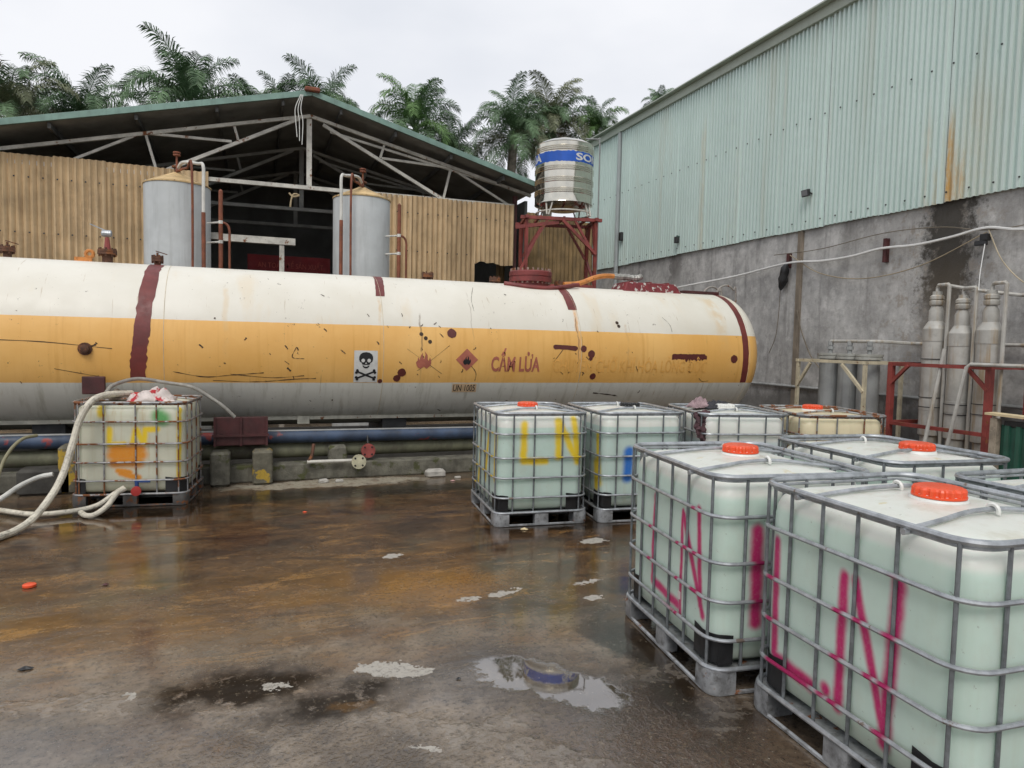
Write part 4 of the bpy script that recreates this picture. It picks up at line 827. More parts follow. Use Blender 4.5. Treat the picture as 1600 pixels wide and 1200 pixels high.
mb = MB(); mb.lathe([(.05, -.06), (.05, .012)], 14, (1.43, 9.38, .355), 'Y'); mb.build('bore', BLACK_PL, t)
mb = MB(); mb.tube([(1.43, 9.38, .45), (1.43, 9.45, .60)], .012, 6); mb.build('hanger', DARK_STEEL, t)
def rock(c, d, seed, lbl, mat=STONE, cat='stone', name='rubble_stone', grp=None):
    mb = MB(); mb.rbox((0, 0, 0), d, min(d[:2])*.2, n=2, bev=min(d)*.25)
    rr = random.Random(seed); mb.v = [(c[0] + v[0]*(1+rr.uniform(-.12,.12)), c[1] + v[1]*(1+rr.uniform(-.12,.12)), c[2] + d[2]*.42 + v[2]*(1+rr.uniform(-.1,.1))) for v in mb.v]
    return single(name, mb, mat, (c[0], c[1], 0), lbl, cat, grp, 0)
rock((2.31, 9.12, 0), (.27, .14, .11), 1, 'largest pale broken brick in front of the kerb')
rock((0.82, 9.08, 0), (.12, .08, .05), 2, 'pale rubble lump below the white drain pipe')
rock((1.02, 9.06, 0), (.10, .07, .04), 3, 'small rubble piece right of the lump by the kerb')
rock((2.58, 8.95, 0), (.08, .05, .025), 4, 'flat white chip beside the broken brick')
mb = MB(); mb.lathe([(.044, 0), (.044, .015), (.036, .02), (0, .02)], 20, (-1.548, 5.838, .004)); single('bottle_cap', mb, RED_CAP, (-1.548, 5.838, 0), 'red plastic cap lying on the wet yard at left', 'cap')
for i, (x, y, s, lb, m_) in enumerate(((-1.19, 4.39, .03, 'black scrap on the yard near the left edge', BLACK_PL), (-1.04, 5.72, .025, 'tiny dark pink scrap right of the red cap', DARK_RED), (0.49, 7.55, .02, 'tiny red scrap in the middle of the yard', RED_CAP),
                                       (1.05, 3.55, .014, 'black pebble beside the large pale patch', BLACK_PL), (2.51, 6.28, .035, 'dry leaf before the yellow marked container', WOOD), (2.46, 8.75, .03, 'pinkish scrap near the kerb', weathered('pink_scrap', (.5,.3,.28), .8)))):
    mb = MB(); rr = random.Random(i); n = 9
    mb.v = [(x + s*1.4*math.cos(6.283*k/n)*rr.uniform(.4, 1.1), y + s*math.sin(6.283*k/n)*rr.uniform(.4, 1.1), .006) for k in range(n)] + [(x, y, .006 + s*.5)]
    mb.f = [(k, (k+1) % n, n) for k in range(n)] + [tuple(range(n-1, -1, -1))]
    single('litter_scrap', mb, m_, (x, y, .004), lb, 'litter', 'scraps on the yard', 0)

# ------------------------------------------------------------------ water tank on its red stand
WT = Vector((6.88, 15.2, 0)); wr = 0.685
STAND = thing('tank_stand', (6.9, 15.2, 0), 'red steel stand with braced legs under the water tank', 'stand')
def sbar(a, b, w=.06, nm='brace', m_=RED_STEEL):
    mb = MB(); mb.bar(a, b, w, w); return mb.build(nm, m_, STAND, 0)
zt = 4.74
cor = [(5.85, 14.95), (7.45, 14.60), (7.70, 15.55), (6.10, 15.95)]
for i, (x, y) in enumerate(cor):
    sbar((x, y, 0), (x, y, zt-.05), .07, 'leg', RED_STEEL if i != 1 else RED_STEEL)
    x2, y2 = cor[(i+1) % 4]; d = Vector((x2-x, y2-y, 0)).normalized()*.14
    sbar((x-d.x, y-d.y, zt + .002*i), (x2+d.x, y2+d.y, zt + .002*i), .075, 'top_rail'); sbar((x, y, 3.2 + .01*i), (x2, y2, 3.2 + .01*i), .06, 'lower_rail')
    sbar((x*.7+x2*.3, y*.7+y2*.3, zt-.04), (x + (x2-x)*.02, y + (y2-y)*.02, 3.95), .055); sbar((x*.3+x2*.7, y*.3+y2*.7, zt-.04), (x2 - (x2-x)*.02, y2 - (y2-y)*.02, 3.95), .055)
    sbar((x, y, 3.25), (x2, y2, 3.92) if i % 2 else (x2, y2, 0.8), .05)
sbar((5.60, 15.0, 4.50), (6.6, 14.82, 4.66), .08, 'outrigger'); sbar((6.2, 14.9, 4.55), (5.62, 14.98, 3.3), .06); sbar((6.65, 14.7, 4.70), (7.45, 14.55, 3.95), .065)
for i in range(3): sbar((6.2+.55*i, 14.95 - .12*i, zt+.052), (6.42+.55*i, 15.86 - .12*i, zt+.052), .05, 'joist')
WTK = thing('water_tank', (WT.x, WT.y, 4.82), 'ribbed stainless steel water tank with torn blue band on red stand', 'tank')
zb, ztop = 5.12, 6.48
prof = [(0, zb-.14), (wr*.5, zb-.11), (wr*.85, zb-.05), (wr-.01, zb-.005), (wr+.006, zb), (wr, zb+.015)]
def ribs(zc):
    out = []
    for k in (-1, 0, 1): z = zc + k*.042; out += [(wr, z-.016), (wr+.014, z-.004), (wr+.014, z+.004), (wr, z+.016)]
    return out
for zc in (5.37, 5.62, 5.88, 6.33): prof += ribs(zc)
prof += [(wr, ztop-.01), (wr+.008, ztop), (wr-.02, ztop+.02), (wr*.8, ztop+.085), (wr*.5, ztop+.15), (wr*.22, ztop+.185), (.15, ztop+.19), (.15, ztop+.215), (0, ztop+.225)]
STAIN = weathered('stainless_steel', (0.66, 0.625, 0.54), 0.11, 0.97, .08, 2, bmp=.0, per_object=False)
mb = MB(); mb.lathe(prof, 64, (WT.x, WT.y, 0)); mb.build('shell', STAIN, WTK, 25)
def onW(off): return lambda a, s: (WT.x + (wr+off)*math.sin(a), WT.y - (wr+off)*math.cos(a), s)
rr = random.Random(9); A0, A1 = R(-128), R(75); n = 60
tl = [(A0 + (A1-A0)*k/n, 6.255 + rr.uniform(-.022, .004)) for k in range(n+1)]; bl_ = [(A0 + (A1-A0)*k/n, 6.005 + rr.uniform(-.004, .016)) for k in range(n+1)]
bm = bmesh.new(); av = [bm.verts.new((*p, 0)) for p in tl]; bv = [bm.verts.new((*p, 0)) for p in bl_]
for i in range(n): bm.faces.new((bv[i], bv[i+1], av[i+1], av[i]))
lab = bm_finish(bm, onW(.0022), 'blue_band', weathered('torn_blue_label', (0.012, 0.095, 0.48), .45, 0, .2, 2, blotch=(.10, .30, .62), blotch_amt=-.02), WTK, 9)
decal_w = poly_bm([[(R(41.5), 6.19), (R(45.5), 6.235), (R(46.5), 6.20), (R(42.5), 6.165)]]); bm_finish(decal_w, onW(.0045), 'lettering', PLACARD, lab, 9)
bm_finish(text_bm('SON', .155, .80/wr, .03), lambda a, s: onW(.0045)(a + R(-2), s + 6.055), 'lettering', PLACARD, lab, .08, 'x')
bm_finish(text_bm('HÀ', .155, .50/wr, .03), lambda a, s: onW(.0045)(a + R(-116), s + 6.055), 'lettering', PLACARD, lab, .08, 'x')
for k in range(4):
    a = R(35 + 90*k); p0 = Vector((WT.x + wr*.93*math.cos(a), WT.y + wr*.93*math.sin(a), zb-.02))
    for q in (-1, 1):
        b2 = a + R(9*q); mb = MB(); mb.bar(p0 + Vector((-.12*q*math.sin(a)*.7, .12*q*math.cos(a)*.7, 0)), (WT.x + wr*1.02*math.cos(a) - .04*q*math.sin(a), WT.y + wr*1.02*math.sin(a), 4.82), .032); mb.build('foot_strut', WHITE_STEEL, WTK, 0)
mb = MB(); mb.tube([(WT.x + wr*.95*math.cos(R(q)), WT.y + wr*.95*math.sin(R(q)), 4.93) for q in range(0, 360, 15)], .02, 6, True); mb.build('foot_ring', WHITE_STEEL, WTK)
mb = MB(); mb.tube(curve([(7.63, 14.85, 0.5), (7.63, 14.85, 5.5), (7.62, 14.85, 6.62), (7.58, 14.87, 6.68), (7.3, 14.95, 6.68)], 4), .018, 6); single('riser_pipe', mb, PVC_DARK, (7.63, 14.85, .5), 'thin grey riser pipe up the side of the water tank', 'pipe')

# ------------------------------------------------------------------ filter cylinders by the wall
RK = thing('cream_rack', (9.2, 8.9, 0), 'cream steel rack around three short grey cylinders', 'rack')
CREAM = weathered('cream_rack_paint', (.56,.50,.36), .6, 0, .2, 5, rust=.18)
corners = [(8.95, 9.60), (8.95, 8.18), (9.72, 9.60), (9.72, 8.18)]
for x, y in corners:
    mb = MB(); mb.bar((x, y, 0), (x, y, 1.63), .05, .05); mb.build('post', CREAM, RK, 0)
for a, b_ in (((8.95, 9.64), (8.95, 8.14)), ((9.72, 9.64), (9.72, 8.14)), ((8.91, 9.60), (9.76, 9.60)), ((8.91, 8.18), (9.76, 8.18))):
    mb = MB(); mb.bar((*a, 1.66), (*b_, 1.66), .05, .05); mb.build('top_rail', CREAM, RK, 0)
for y0, y1 in ((8.18, 8.62), (9.60, 9.3)):
    mb = MB(); mb.bar((8.93, y0, 1.20), (8.93, y1, 1.62), .045); mb.build('brace', CREAM, RK, 0)
for i, (y, lb) in enumerate(((9.24, 'leftmost short grey flanged cylinder in the cream rack'), (8.83, 'middle short grey flanged cylinder in the cream rack'), (8.43, 'rightmost short grey flanged cylinder in the cream rack'))):
    t = thing('filter_cylinder', (9.30, y, 0), lb, 'cylinder', 'short grey filter cylinders')
    mb = MB(); mb.lathe([(.165, 0), (.165, 1.70)], 24, (9.30, y, 0)); mb.build('body', PVC_DARK, t)
    mb = MB(); mb.lathe([(.205, 1.70), (.205, 1.735), (.195, 1.74), (.195, 1.75), (.205, 1.755), (.205, 1.79), (0, 1.795)], 24, (9.30, y, 0)); mb.build('flange', weathered('dusty_flange', (.33,.33,.30), .7, 0, .2, 6, rust=.12) if i == 0 else bpy.data.materials['dusty_flange'], t)
    mb = MB(); mb.tube([(9.30, y, 1.79), (9.30, y, 1.98)], .036, 8); mb.lathe([(.06, 1.86), (.06, 1.91)], 10, (9.30, y, 0)); mb.lathe([(.045, 1.93), (.045, 2.0)], 10, (9.30, y, 0)); mb.build('neck', PVC_DARK, t)
mb = MB(); mb.tube([(9.30, 9.24, 2.00), (9.30, 8.42, 2.00), (9.42, 8.3, 2.00), (9.90, 8.15, 1.98), (9.90, 4.6, 1.96)], .027, 8); single('manifold_pipe', mb, PVC, (9.3, 8.8, 1.97), 'grey pipe linking the short cylinders and running along the wall', 'pipe')
RR = thing('red_rack', (9.1, 7.0, 0), 'red steel rack around three tall grey cylinders', 'rack')
for x, y in ((8.95, 7.70), (8.95, 6.22), (9.72, 7.70), (9.72, 6.22)):
    mb = MB(); mb.bar((x, y, 0), (x, y, 1.66), .075, .075); mb.build('post', RED_STEEL, RR, 0)
for zz in (1.66, .78):
    for i, (a, b_) in enumerate((((8.95, 7.74), (8.95, 6.18)), ((9.72, 7.74), (9.72, 6.18)), ((8.91, 7.70), (9.76, 7.70)), ((8.91, 6.22), (9.76, 6.22)))):
        mb = MB(); mb.bar((*a, zz + .003*i), (*b_, zz + .003*i), .06, .05); mb.build('rail', RED_STEEL, RR, 0)
for y0, y1 in ((6.22, 6.52), (7.70, 7.40)):
    mb = MB(); mb.bar((8.93, y0, 1.36), (8.93, y1, 1.65), .045); mb.build('brace', RED_STEEL, RR, 0)
for i, (y, dz, lb) in enumerate(((7.30, 0.03, 'leftmost tall stepped grey cylinder in the red rack'), (6.90, -.04, 'middle tall stepped grey cylinder in the red rack'), (6.50, 0.0, 'rightmost tall stepped grey cylinder in the red rack'))):
    t = thing('tall_cylinder', (9.30, y, 0), lb, 'cylinder', 'tall stepped grey cylinders'); q = .155
    mb = MB(); mb.lathe([(q*.8, 0), (q*.8, .62), (q, .64), (q, 1.0), (q*1.03, 1.005), (q*1.03, 1.16), (q, 1.165), (q, 2.0+dz)], 24, (9.30, y, 0)); mb.build('body', PVC, t)
    mb = MB(); mb.lathe([(q*1.04, 1.98+dz), (q*1.04, 2.16+dz), (q*.62, 2.27+dz), (q*.62, 2.42+dz), (q*.40, 2.50+dz), (q*.40, 2.70+dz)], 24, (9.30, y, 0)); mb.build('reducer', PVC, t, 30)
    mb = MB(); mb.lathe([(q*.56, 2.50+dz), (q*.62, 2.52+dz), (q*.62, 2.56+dz), (q*.5, 2.575+dz), (q*.60, 2.59+dz), (q*.60, 2.63+dz), (q*.45, 2.65+dz)], 20, (9.30, y, 0)); mb.build('union', PVC, t)
    for zz in (1.02, 1.16, 1.72): 
        m2 = MB(); m2.tube([(9.30 + (q*1.045)*math.cos(R(k)), y + (q*1.045)*math.sin(R(k)), zz+dz) for k in range(0, 360, 15)], .006, 5, True); m2.build('joint_band', DARK_STEEL, t)
    mb = MB(); mb.tube([(9.30, y, 2.68+dz), (9.30, y, 2.76+dz), (9.28, y-.03, 2.79+dz), (9.25, y-.20, 2.79+dz), (9.24, y-.225, 2.77+dz), (9.21, y-.24, .35)], .026, 8); mb.build('downpipe', PVC, t)
mb = MB(); mb.tube([(9.32, 7.2, 2.82), (9.5, 6.9, 2.74), (9.86, 6.5, 2.66), (9.9, 4.8, 2.64)], .026, 8); single('header_pipe', mb, PVC, (9.5, 6.8, 2.6), 'grey header pipe running right from the tall cylinder tops', 'pipe')
mb = MB(); mb.tube([(9.0, 6.91, 1.9), (8.72, 7.0, .05)], .026, 8); single('leaning_pipe', mb, PVC, (8.72, 7.0, 0), 'grey pipe leaning on the middle tall cylinder', 'pipe')
mb = MB(); mb.tube([(8.9, 5.4, 1.70), (8.86, 6.42, 1.70), (8.84, 6.46, 1.66), (8.78, 6.72, .05)], .026, 8); single('leaning_pipe', mb, PVC, (8.78, 6.72, 0), 'bent grey pipe leaning before the rightmost tall cylinder', 'pipe')
# green bin and plank at the far right
t = thing('green_bin', (7.3, 4.25, 0), 'dark green ribbed metal bin at the right edge', 'bin')
mb = trap_sheet(3.5, 4.60, 0.0, 1.16, .11, .025, 6.83); mb.build('front_panel', GREEN_PAINT, t, 0)
mb = MB(); mb.box((7.3, 4.62, .58), (.9, .04, 1.16)); mb.build('side_panel', GREEN_PAINT, t, 0)
mb = MB(); mb.box((7.25, 4.05, 1.175), (.86, 1.05, .06)); mb.build('dark_lid', BLACK_PL, t, 0, bevel=.01)
mb = MB(); mb.box((6.80, 4.64, .60), (.07, .07, 1.24)); single('timber_post', mb, weathered('rotten_post', (.30,.25,.19), .9, 0, .3, 8, grime=.5), (6.8, 4.64, 0), 'weathered timber post left of the green bin', 'post', None, 0, .005)
mb = MB(); mb.bar((6.82, 4.72, 1.262), (6.95, 3.3, 1.225), .16, .022); single('plank', mb, WOOD, (6.9, 4.0, 1.22), 'pale timber plank lying on the green bin', 'plank', None, 0)

# ------------------------------------------------------------------ palms behind the shed
LEAFM = weathered('palm_leaf_green', (0.115, 0.185, 0.095), 0.6, 0, .35, 2.0, bmp=0, spec=.3)
LEAF2 = weathered('palm_leaf_olive', (0.18, 0.195, 0.115), 0.6, 0, .35, 2.0, bmp=0, spec=.3)
LEAF3 = weathered('palm_leaf_bright', (0.135, 0.235, 0.080), 0.6, 0, .3, 2.0, bmp=0, spec=.3)
TRUNK = weathered('palm_trunk_bark', (0.17, 0.145, 0.115), 0.9, 0, .3, 5, bmp=.5)
def frond_mesh(seed, elev, Lf, droop):
    rr = random.Random(seed); mb = MB(); n = 16; P = []
    p = Vector((0, 0, 0)); a = R(elev); pts = [p.copy()]
    for i in range(n):
        a -= R(droop)*(0.25 + 1.6*(i/n)**1.4)/n*1.3
        p = p + Vector((math.cos(a), 0, math.sin(a)))*(Lf/n); pts.append(p.copy())
    mb.tube(pts, [.035*(1 - .92*i/n) for i in range(n+1)], 5)
    M_ = 104
    for k in range(M_):
        t = .13 + .87*k/(M_-1); f = t*n; i = min(int(f), n-1); q = pts[i].lerp(pts[i+1], f-i); T = (pts[i+1]-pts[i]).normalized(); U = Vector((-T.z, 0, T.x))
        for sg in (-1, 1):
            ll = Lf*.27*(.35 + .65*math.sin(math.pi*min(1, .18 + t*.80)))*rr.uniform(.8, 1.12)
            lift = rr.uniform(-.25, .5)
            d = (Vector((0, sg, 0))*.85 + T*(.35 + .5*t) + U*lift).normalized()
            e = q + d*ll*.55; d2 = (d + Vector((0, 0, -.7 - .6*rr.random()))).normalized(); tip = e + d2*ll*.5
            wv = T*(.013 + .011*rr.random())
            o = len(mb.v); mb.v += [tuple(q - wv*.5), tuple(q + wv*.5), tuple(e + wv), tuple(e - wv), tuple(tip)]
            mb.f += [(o, o+1, o+2, o+3), (o+3, o+2, o+4)]
    return mb
FROND = {}
LEAF4 = weathered('palm_leaf_dead', (0.17, 0.125, 0.075), 0.8, 0, .3, 2.0, bmp=0, spec=.2)
for m_i, mt in enumerate((LEAFM, LEAF2, LEAF3, LEAF4)):
    for e_i, (el, dr) in enumerate(((80, 60), (62, 95), (44, 112), (24, 110), (4, 90), (-30, 55))):
        for v_ in range(2):
            mb = frond_mesh(e_i*10 + v_ + 100*m_i, el + 4*v_, 3.35 - .15*v_, dr + 8*v_); FROND[(m_i, e_i, v_)] = mb.mesh('frond', mt, 0)
PALMS = [ # x, y, crown z, size, leaf mix, seed, label
    (-7.9, 29.0, 9.3, .80, 1, 1, 'drooping olive palm at the far left edge'), (-6.1, 30.5, 9.7, .84, 0, 2, 'palm second from the left behind the shed roof'),
    (-2.60, 30.0, 10.5, .98, 0, 3, 'tallest palm left of the shed ridge'), (-0.15, 32.5, 11.0, .72, 2, 4, 'small bright palm just right of the tallest palm'),
    (1.15, 31.0, 10.6, .66, 0, 5, 'palm directly behind the shed ridge'), (2.75, 30.0, 11.0, .72, 0, 6, 'palm with fronds fanning right of the ridge'),
    (5.0, 32.0, 10.3, .55, 2, 14, 'small low palm halfway down the right roof slope'),
    (6.55, 30.0, 10.9, .80, 2, 7, 'bright green palm above the right roof slope'), (8.6, 31.5, 10.4, .62, 0, 12, 'palm between the bright palm and the thick trunked palm'),
    (10.95, 30.0, 11.2, .82, 0, 8, 'thick trunked palm left of the water tank'), (13.2, 31.0, 12.1, .82, 1, 9, 'palm right behind the water tank'),
    (15.4, 30.5, 12.0, .62, 2, 10, 'small bright palm beside the warehouse gutter'), (18.75, 30.0, 13.4, .42, 0, 11, 'single palm tip above the warehouse roof')]
for x, y, zc, sz, lm, sd_, lb in PALMS:
    rr = random.Random(sd_*13)
    t = thing('palm_tree', (x, y, 0), lb, 'palm tree', 'palms behind the shed')
    mb = MB(); hh = zc - .5*sz; pts = [(x + .12*math.sin(i*.5 + sd_), y, hh*i/10) for i in range(11)]
    mb.tube(pts, [.30*max(sz, .75)*(1.15 - .35*i/10) for i in range(11)], 10); mb.build('trunk', TRUNK, t)
    tp = Vector(pts[-1])
    mb = MB(); mb.tube([tp - Vector((0, 0, .1)), tp + Vector((0, 0, .35*sz)), tp + Vector((0, 0, .75*sz))], [.20*sz, .22*sz, .10*sz], 10); mb.build('crownshaft', LEAF2 if lm == 1 else LEAF3, t)
    spec = [(0, 3), (1, 4), (2, 6), (3, 5), (4, 5), (5, 4)]; az = rr.uniform(0, 360)
    for e_i, cnt in spec:
        for k in range(cnt):
            az += 137.5 + rr.uniform(-14, 14)
            mi = 3 if (e_i == 5 and rr.random() < .45) else lm if rr.random() < .7 else (0 if lm != 0 else (1 if e_i > 3 else 0))
            o = bpy.data.objects.new('frond', FROND[(mi, e_i, rr.randrange(2))]); COL.objects.link(o); o.parent = t
            o.location = (tp.x - x, 0, tp.z + .62*sz - .05*e_i*sz); o.rotation_euler = (rr.uniform(-.22, .22), rr.uniform(-.12, .12), R(az)); s_ = sz*rr.uniform(.86, 1.1); o.scale = (s_, s_, s_)

# ------------------------------------------------------------------ caged liquid containers
gp = bpy.data.node_groups.new('spray_stroke', 'ShaderNodeTree')
for nme, tp_ in (('P', 'NodeSocketVector'), ('A', 'NodeSocketVector'), ('BA', 'NodeSocketVector'), ('Inv', 'NodeSocketFloat'), ('Width', 'NodeSocketFloat'), ('Soft', 'NodeSocketFloat')):
    gp.interface.new_socket(nme, in_out='INPUT', socket_type=tp_)
gp.interface.new_socket('Mask', in_out='OUTPUT', socket_type='NodeSocketFloat')
gi = gp.nodes.new('NodeGroupInput'); go = gp.nodes.new('NodeGroupOutput')
pa = nd(gp, 'ShaderNodeVectorMath', {0: gi.outputs['P'], 1: gi.outputs['A']}, operation='SUBTRACT').outputs[0]
dt = nd(gp, 'ShaderNodeVectorMath', {0: pa, 1: gi.outputs['BA']}, operation='DOT_PRODUCT').outputs['Value']
hcl = mth(gp, 'MULTIPLY', dt, gi.outputs['Inv'], clamp=True)
pb = nd(gp, 'ShaderNodeVectorMath', {0: gi.outputs['BA'], 'Scale': hcl}, operation='SCALE').outputs[0]
ln = nd(gp, 'ShaderNodeVectorMath', {0: nd(gp, 'ShaderNodeVectorMath', {0: pa, 1: pb}, operation='SUBTRACT').outputs[0]}, operation='LENGTH').outputs['Value']
mr = gp.nodes.new('ShaderNodeMapRange'); mr.interpolation_type = 'SMOOTHSTEP'; gp.links.new(ln, mr.inputs[0]); gp.links.new(gi.outputs['Width'], mr.inputs[1]); gp.links.new(gi.outputs['Soft'], mr.inputs[2]); mr.inputs[3].default_value = 1; mr.inputs[4].default_value = 0
gp.links.new(mr.outputs[0], go.inputs['Mask'])
def sprays(nt, c, sets):
    """sets: (face 'F' or 'L', colour, width, [(u0, z0, u1, z1), ...]) painted on the front or left face"""
    co = nd(nt, 'ShaderNodeTexCoord').outputs['Object']; sep = nd(nt, 'ShaderNodeSeparateXYZ', {0: co})
    n_ = noise(nt, co, 7, 3, 0.6); jit = mth(nt, 'MULTIPLY', mth(nt, 'SUBTRACT', n_, .5), .03)
    for face, colr, wd, hlf, segs in sets:
        u_, d_ = (sep.outputs['X'], sep.outputs['Y']) if face == 'F' else (sep.outputs['Y'], sep.outputs['X'])
        P = nd(nt, 'ShaderNodeCombineXYZ', {0: mth(nt, 'ADD', u_, jit), 1: mth(nt, 'ADD', sep.outputs['Z'], jit)}).outputs[0]
        tot = None
        for s in segs:
            u0, z0, u1, z1 = s[:4]; w_ = s[4] if len(s) > 4 else wd
            ba = (u1-u0, z1-z0, 0); g_ = nt.nodes.new('ShaderNodeGroup'); g_.node_tree = gp
            nt.links.new(P, g_.inputs['P']); g_.inputs['A'].default_value = (u0, z0, 0); g_.inputs['BA'].default_value = ba
            g_.inputs['Inv'].default_value = 1.0/max(1e-6, ba[0]**2 + ba[1]**2); g_.inputs['Width'].default_value = w_*.35; g_.inputs['Soft'].default_value = w_*1.75
            tot = g_.outputs[0] if tot is None else mth(nt, 'MAXIMUM', tot, g_.outputs[0])
        tot = mth(nt, 'MULTIPLY', tot, mth(nt, 'LESS_THAN', d_, -hlf + .10))
        tot = mth(nt, 'MULTIPLY', tot, sstep(nt, noise(nt, co, 60, 3, .7),   .25, .55, .86, .97))
        c = mixc(nt, tot, c, colr)
    return c
def bottle_material(name, level, sets, full=(0.555, 0.68, 0.60), empty=(0.72, 0.73, 0.67), dirt=.10, dirt_col=(.42, .36, .22), soft=.035):
    m, nt, b = new_mat(name)
    co = nd(nt, 'ShaderNodeTexCoord').outputs['Object']; sep = nd(nt, 'ShaderNodeSeparateXYZ', {0: co}); z = sep.outputs['Z']
    n1 = noise(nt, co, 2.2, 5, .6)
    fl = mixc(nt, sstep(nt, n1, .3, .7), [v*.94 for v in full], [min(1, v*1.05) for v in full])
    em = mixc(nt, sstep(nt, n1, .3, .7), [v*.95 for v in empty], empty)
    c = mixc(nt, sstep(nt, mth(nt, 'ADD', z, mth(nt, 'MULTIPLY', mth(nt, 'SUBTRACT', n1, .5), .02)), level - soft, level + .010), fl, em)
    st = sstep(nt, noise(nt, co, 5, 5, .65, stretch=(2.5, 2.5, .16)), .5, .75)
    c = mixc(nt, mth(nt, 'MULTIPLY', st, dirt), c, dirt_col)
    c = mixc(nt, mth(nt, 'MULTIPLY', sstep(nt, mth(nt, 'ADD', z, mth(nt, 'MULTIPLY', n1, .25)), .48, .22), .30 + dirt*.5), c, (.47, .47, .30))
    c = mixc(nt, mth(nt, 'MULTIPLY', sstep(nt, noise(nt, co, 30, 4, .7), .67, .71), .5), c, (.16, .14, .10))
    c = mixc(nt, mth(nt, 'MULTIPLY', sstep(nt, noise(nt, co, 3.4, 6, .72, off=(4, 4, 1)), .50, .72), .22), c, (.50, .50, .40))
    tp = mth(nt, 'MULTIPLY', sstep(nt, z, 1.10, 1.13), sstep(nt, noise(nt, co, 3.2, 5, .68, off=(2, 9, 3)), .50, .66))
    c = mixc(nt, mth(nt, 'MULTIPLY', tp, .42), c, (.46, .42, .30))
    c = mixc(nt, mth(nt, 'MULTIPLY', mth(nt, 'MULTIPLY', sstep(nt, z, 1.10, 1.13), sstep(nt, noise(nt, co, 6, 4, .6, off=(5, 2, 7)), .66, .72)), .5), c, (.58, .44, .12))
    if sets: c = sprays(nt, c, sets)
    lk(nt, c, b.inputs['Base Color']); b.inputs['Roughness'].default_value = .34
    b.inputs['Subsurface Weight'].default_value = .55; b.inputs['Subsurface Radius'].default_value = (.8, 1.0, .9); b.inputs['Subsurface Scale'].default_value = .12
    b.inputs['Specular IOR Level'].default_value = .45
    bump(nt, b, noise(nt, co, 5, 3, .5), .12, .02)
    return m
def cage_material(name, base, sets):
    m, nt, b = new_mat(name); co = nd(nt, 'ShaderNodeTexCoord').outputs['Object']
    c = mixc(nt, sstep(nt, noise(nt, co, 14, 5, .65), .3, .7), (.30, .315, .33), (.48, .50, .52))
    c = mixc(nt, mth(nt, 'MULTIPLY', sstep(nt, noise(nt, co, 9, 4, .7), .62, .68), .75), c, (.17, .10, .055))
    c = sprays(nt, c, [(f, [v*.8 for v in cl], w_, h_, s) for f, cl, w_, h_, s in sets])
    lk(nt, c, b.inputs['Base Color']); b.inputs['Roughness'].default_value = .42; b.inputs['Metallic'].default_value = .6
    return m
def rrect(hx, hy, r, n=6):
    out = []
    for qx, qy, a0 in ((1,1,0),(-1,1,90),(-1,-1,180),(1,-1,270)):
        for k in range(n+1):
            a = R(a0 + 90*k/n); out.append((qx*(hx-r) + r*math.cos(a), qy*(hy-r) + r*math.sin(a)))
    return out
def rrect_b(hx, hy, r, bulge, n=6, m=14):
    """rounded rectangle whose sides swell gently between the bars"""
    c = rrect(hx, hy, r, n); out = []; N = len(c)
    for q in range(4):
        out += c[q*(n+1):(q+1)*(n+1)]
        a, b = Vector(c[q*(n+1)+n]), Vector(c[((q+1)*(n+1)) % N]); d = (b-a).normalized(); nrm = Vector((d.y, -d.x))
        for k in range(1, m):
            t = k/m; w = bulge*(.55*math.sin(math.pi*t) + .35*abs(math.sin(math.pi*t*4.5 + .3)))*min(1, 5*t, 5*(1-t))
            p = a.lerp(b, t) + nrm*w; out.append((p.x, p.y))
    return out
IBC = {}
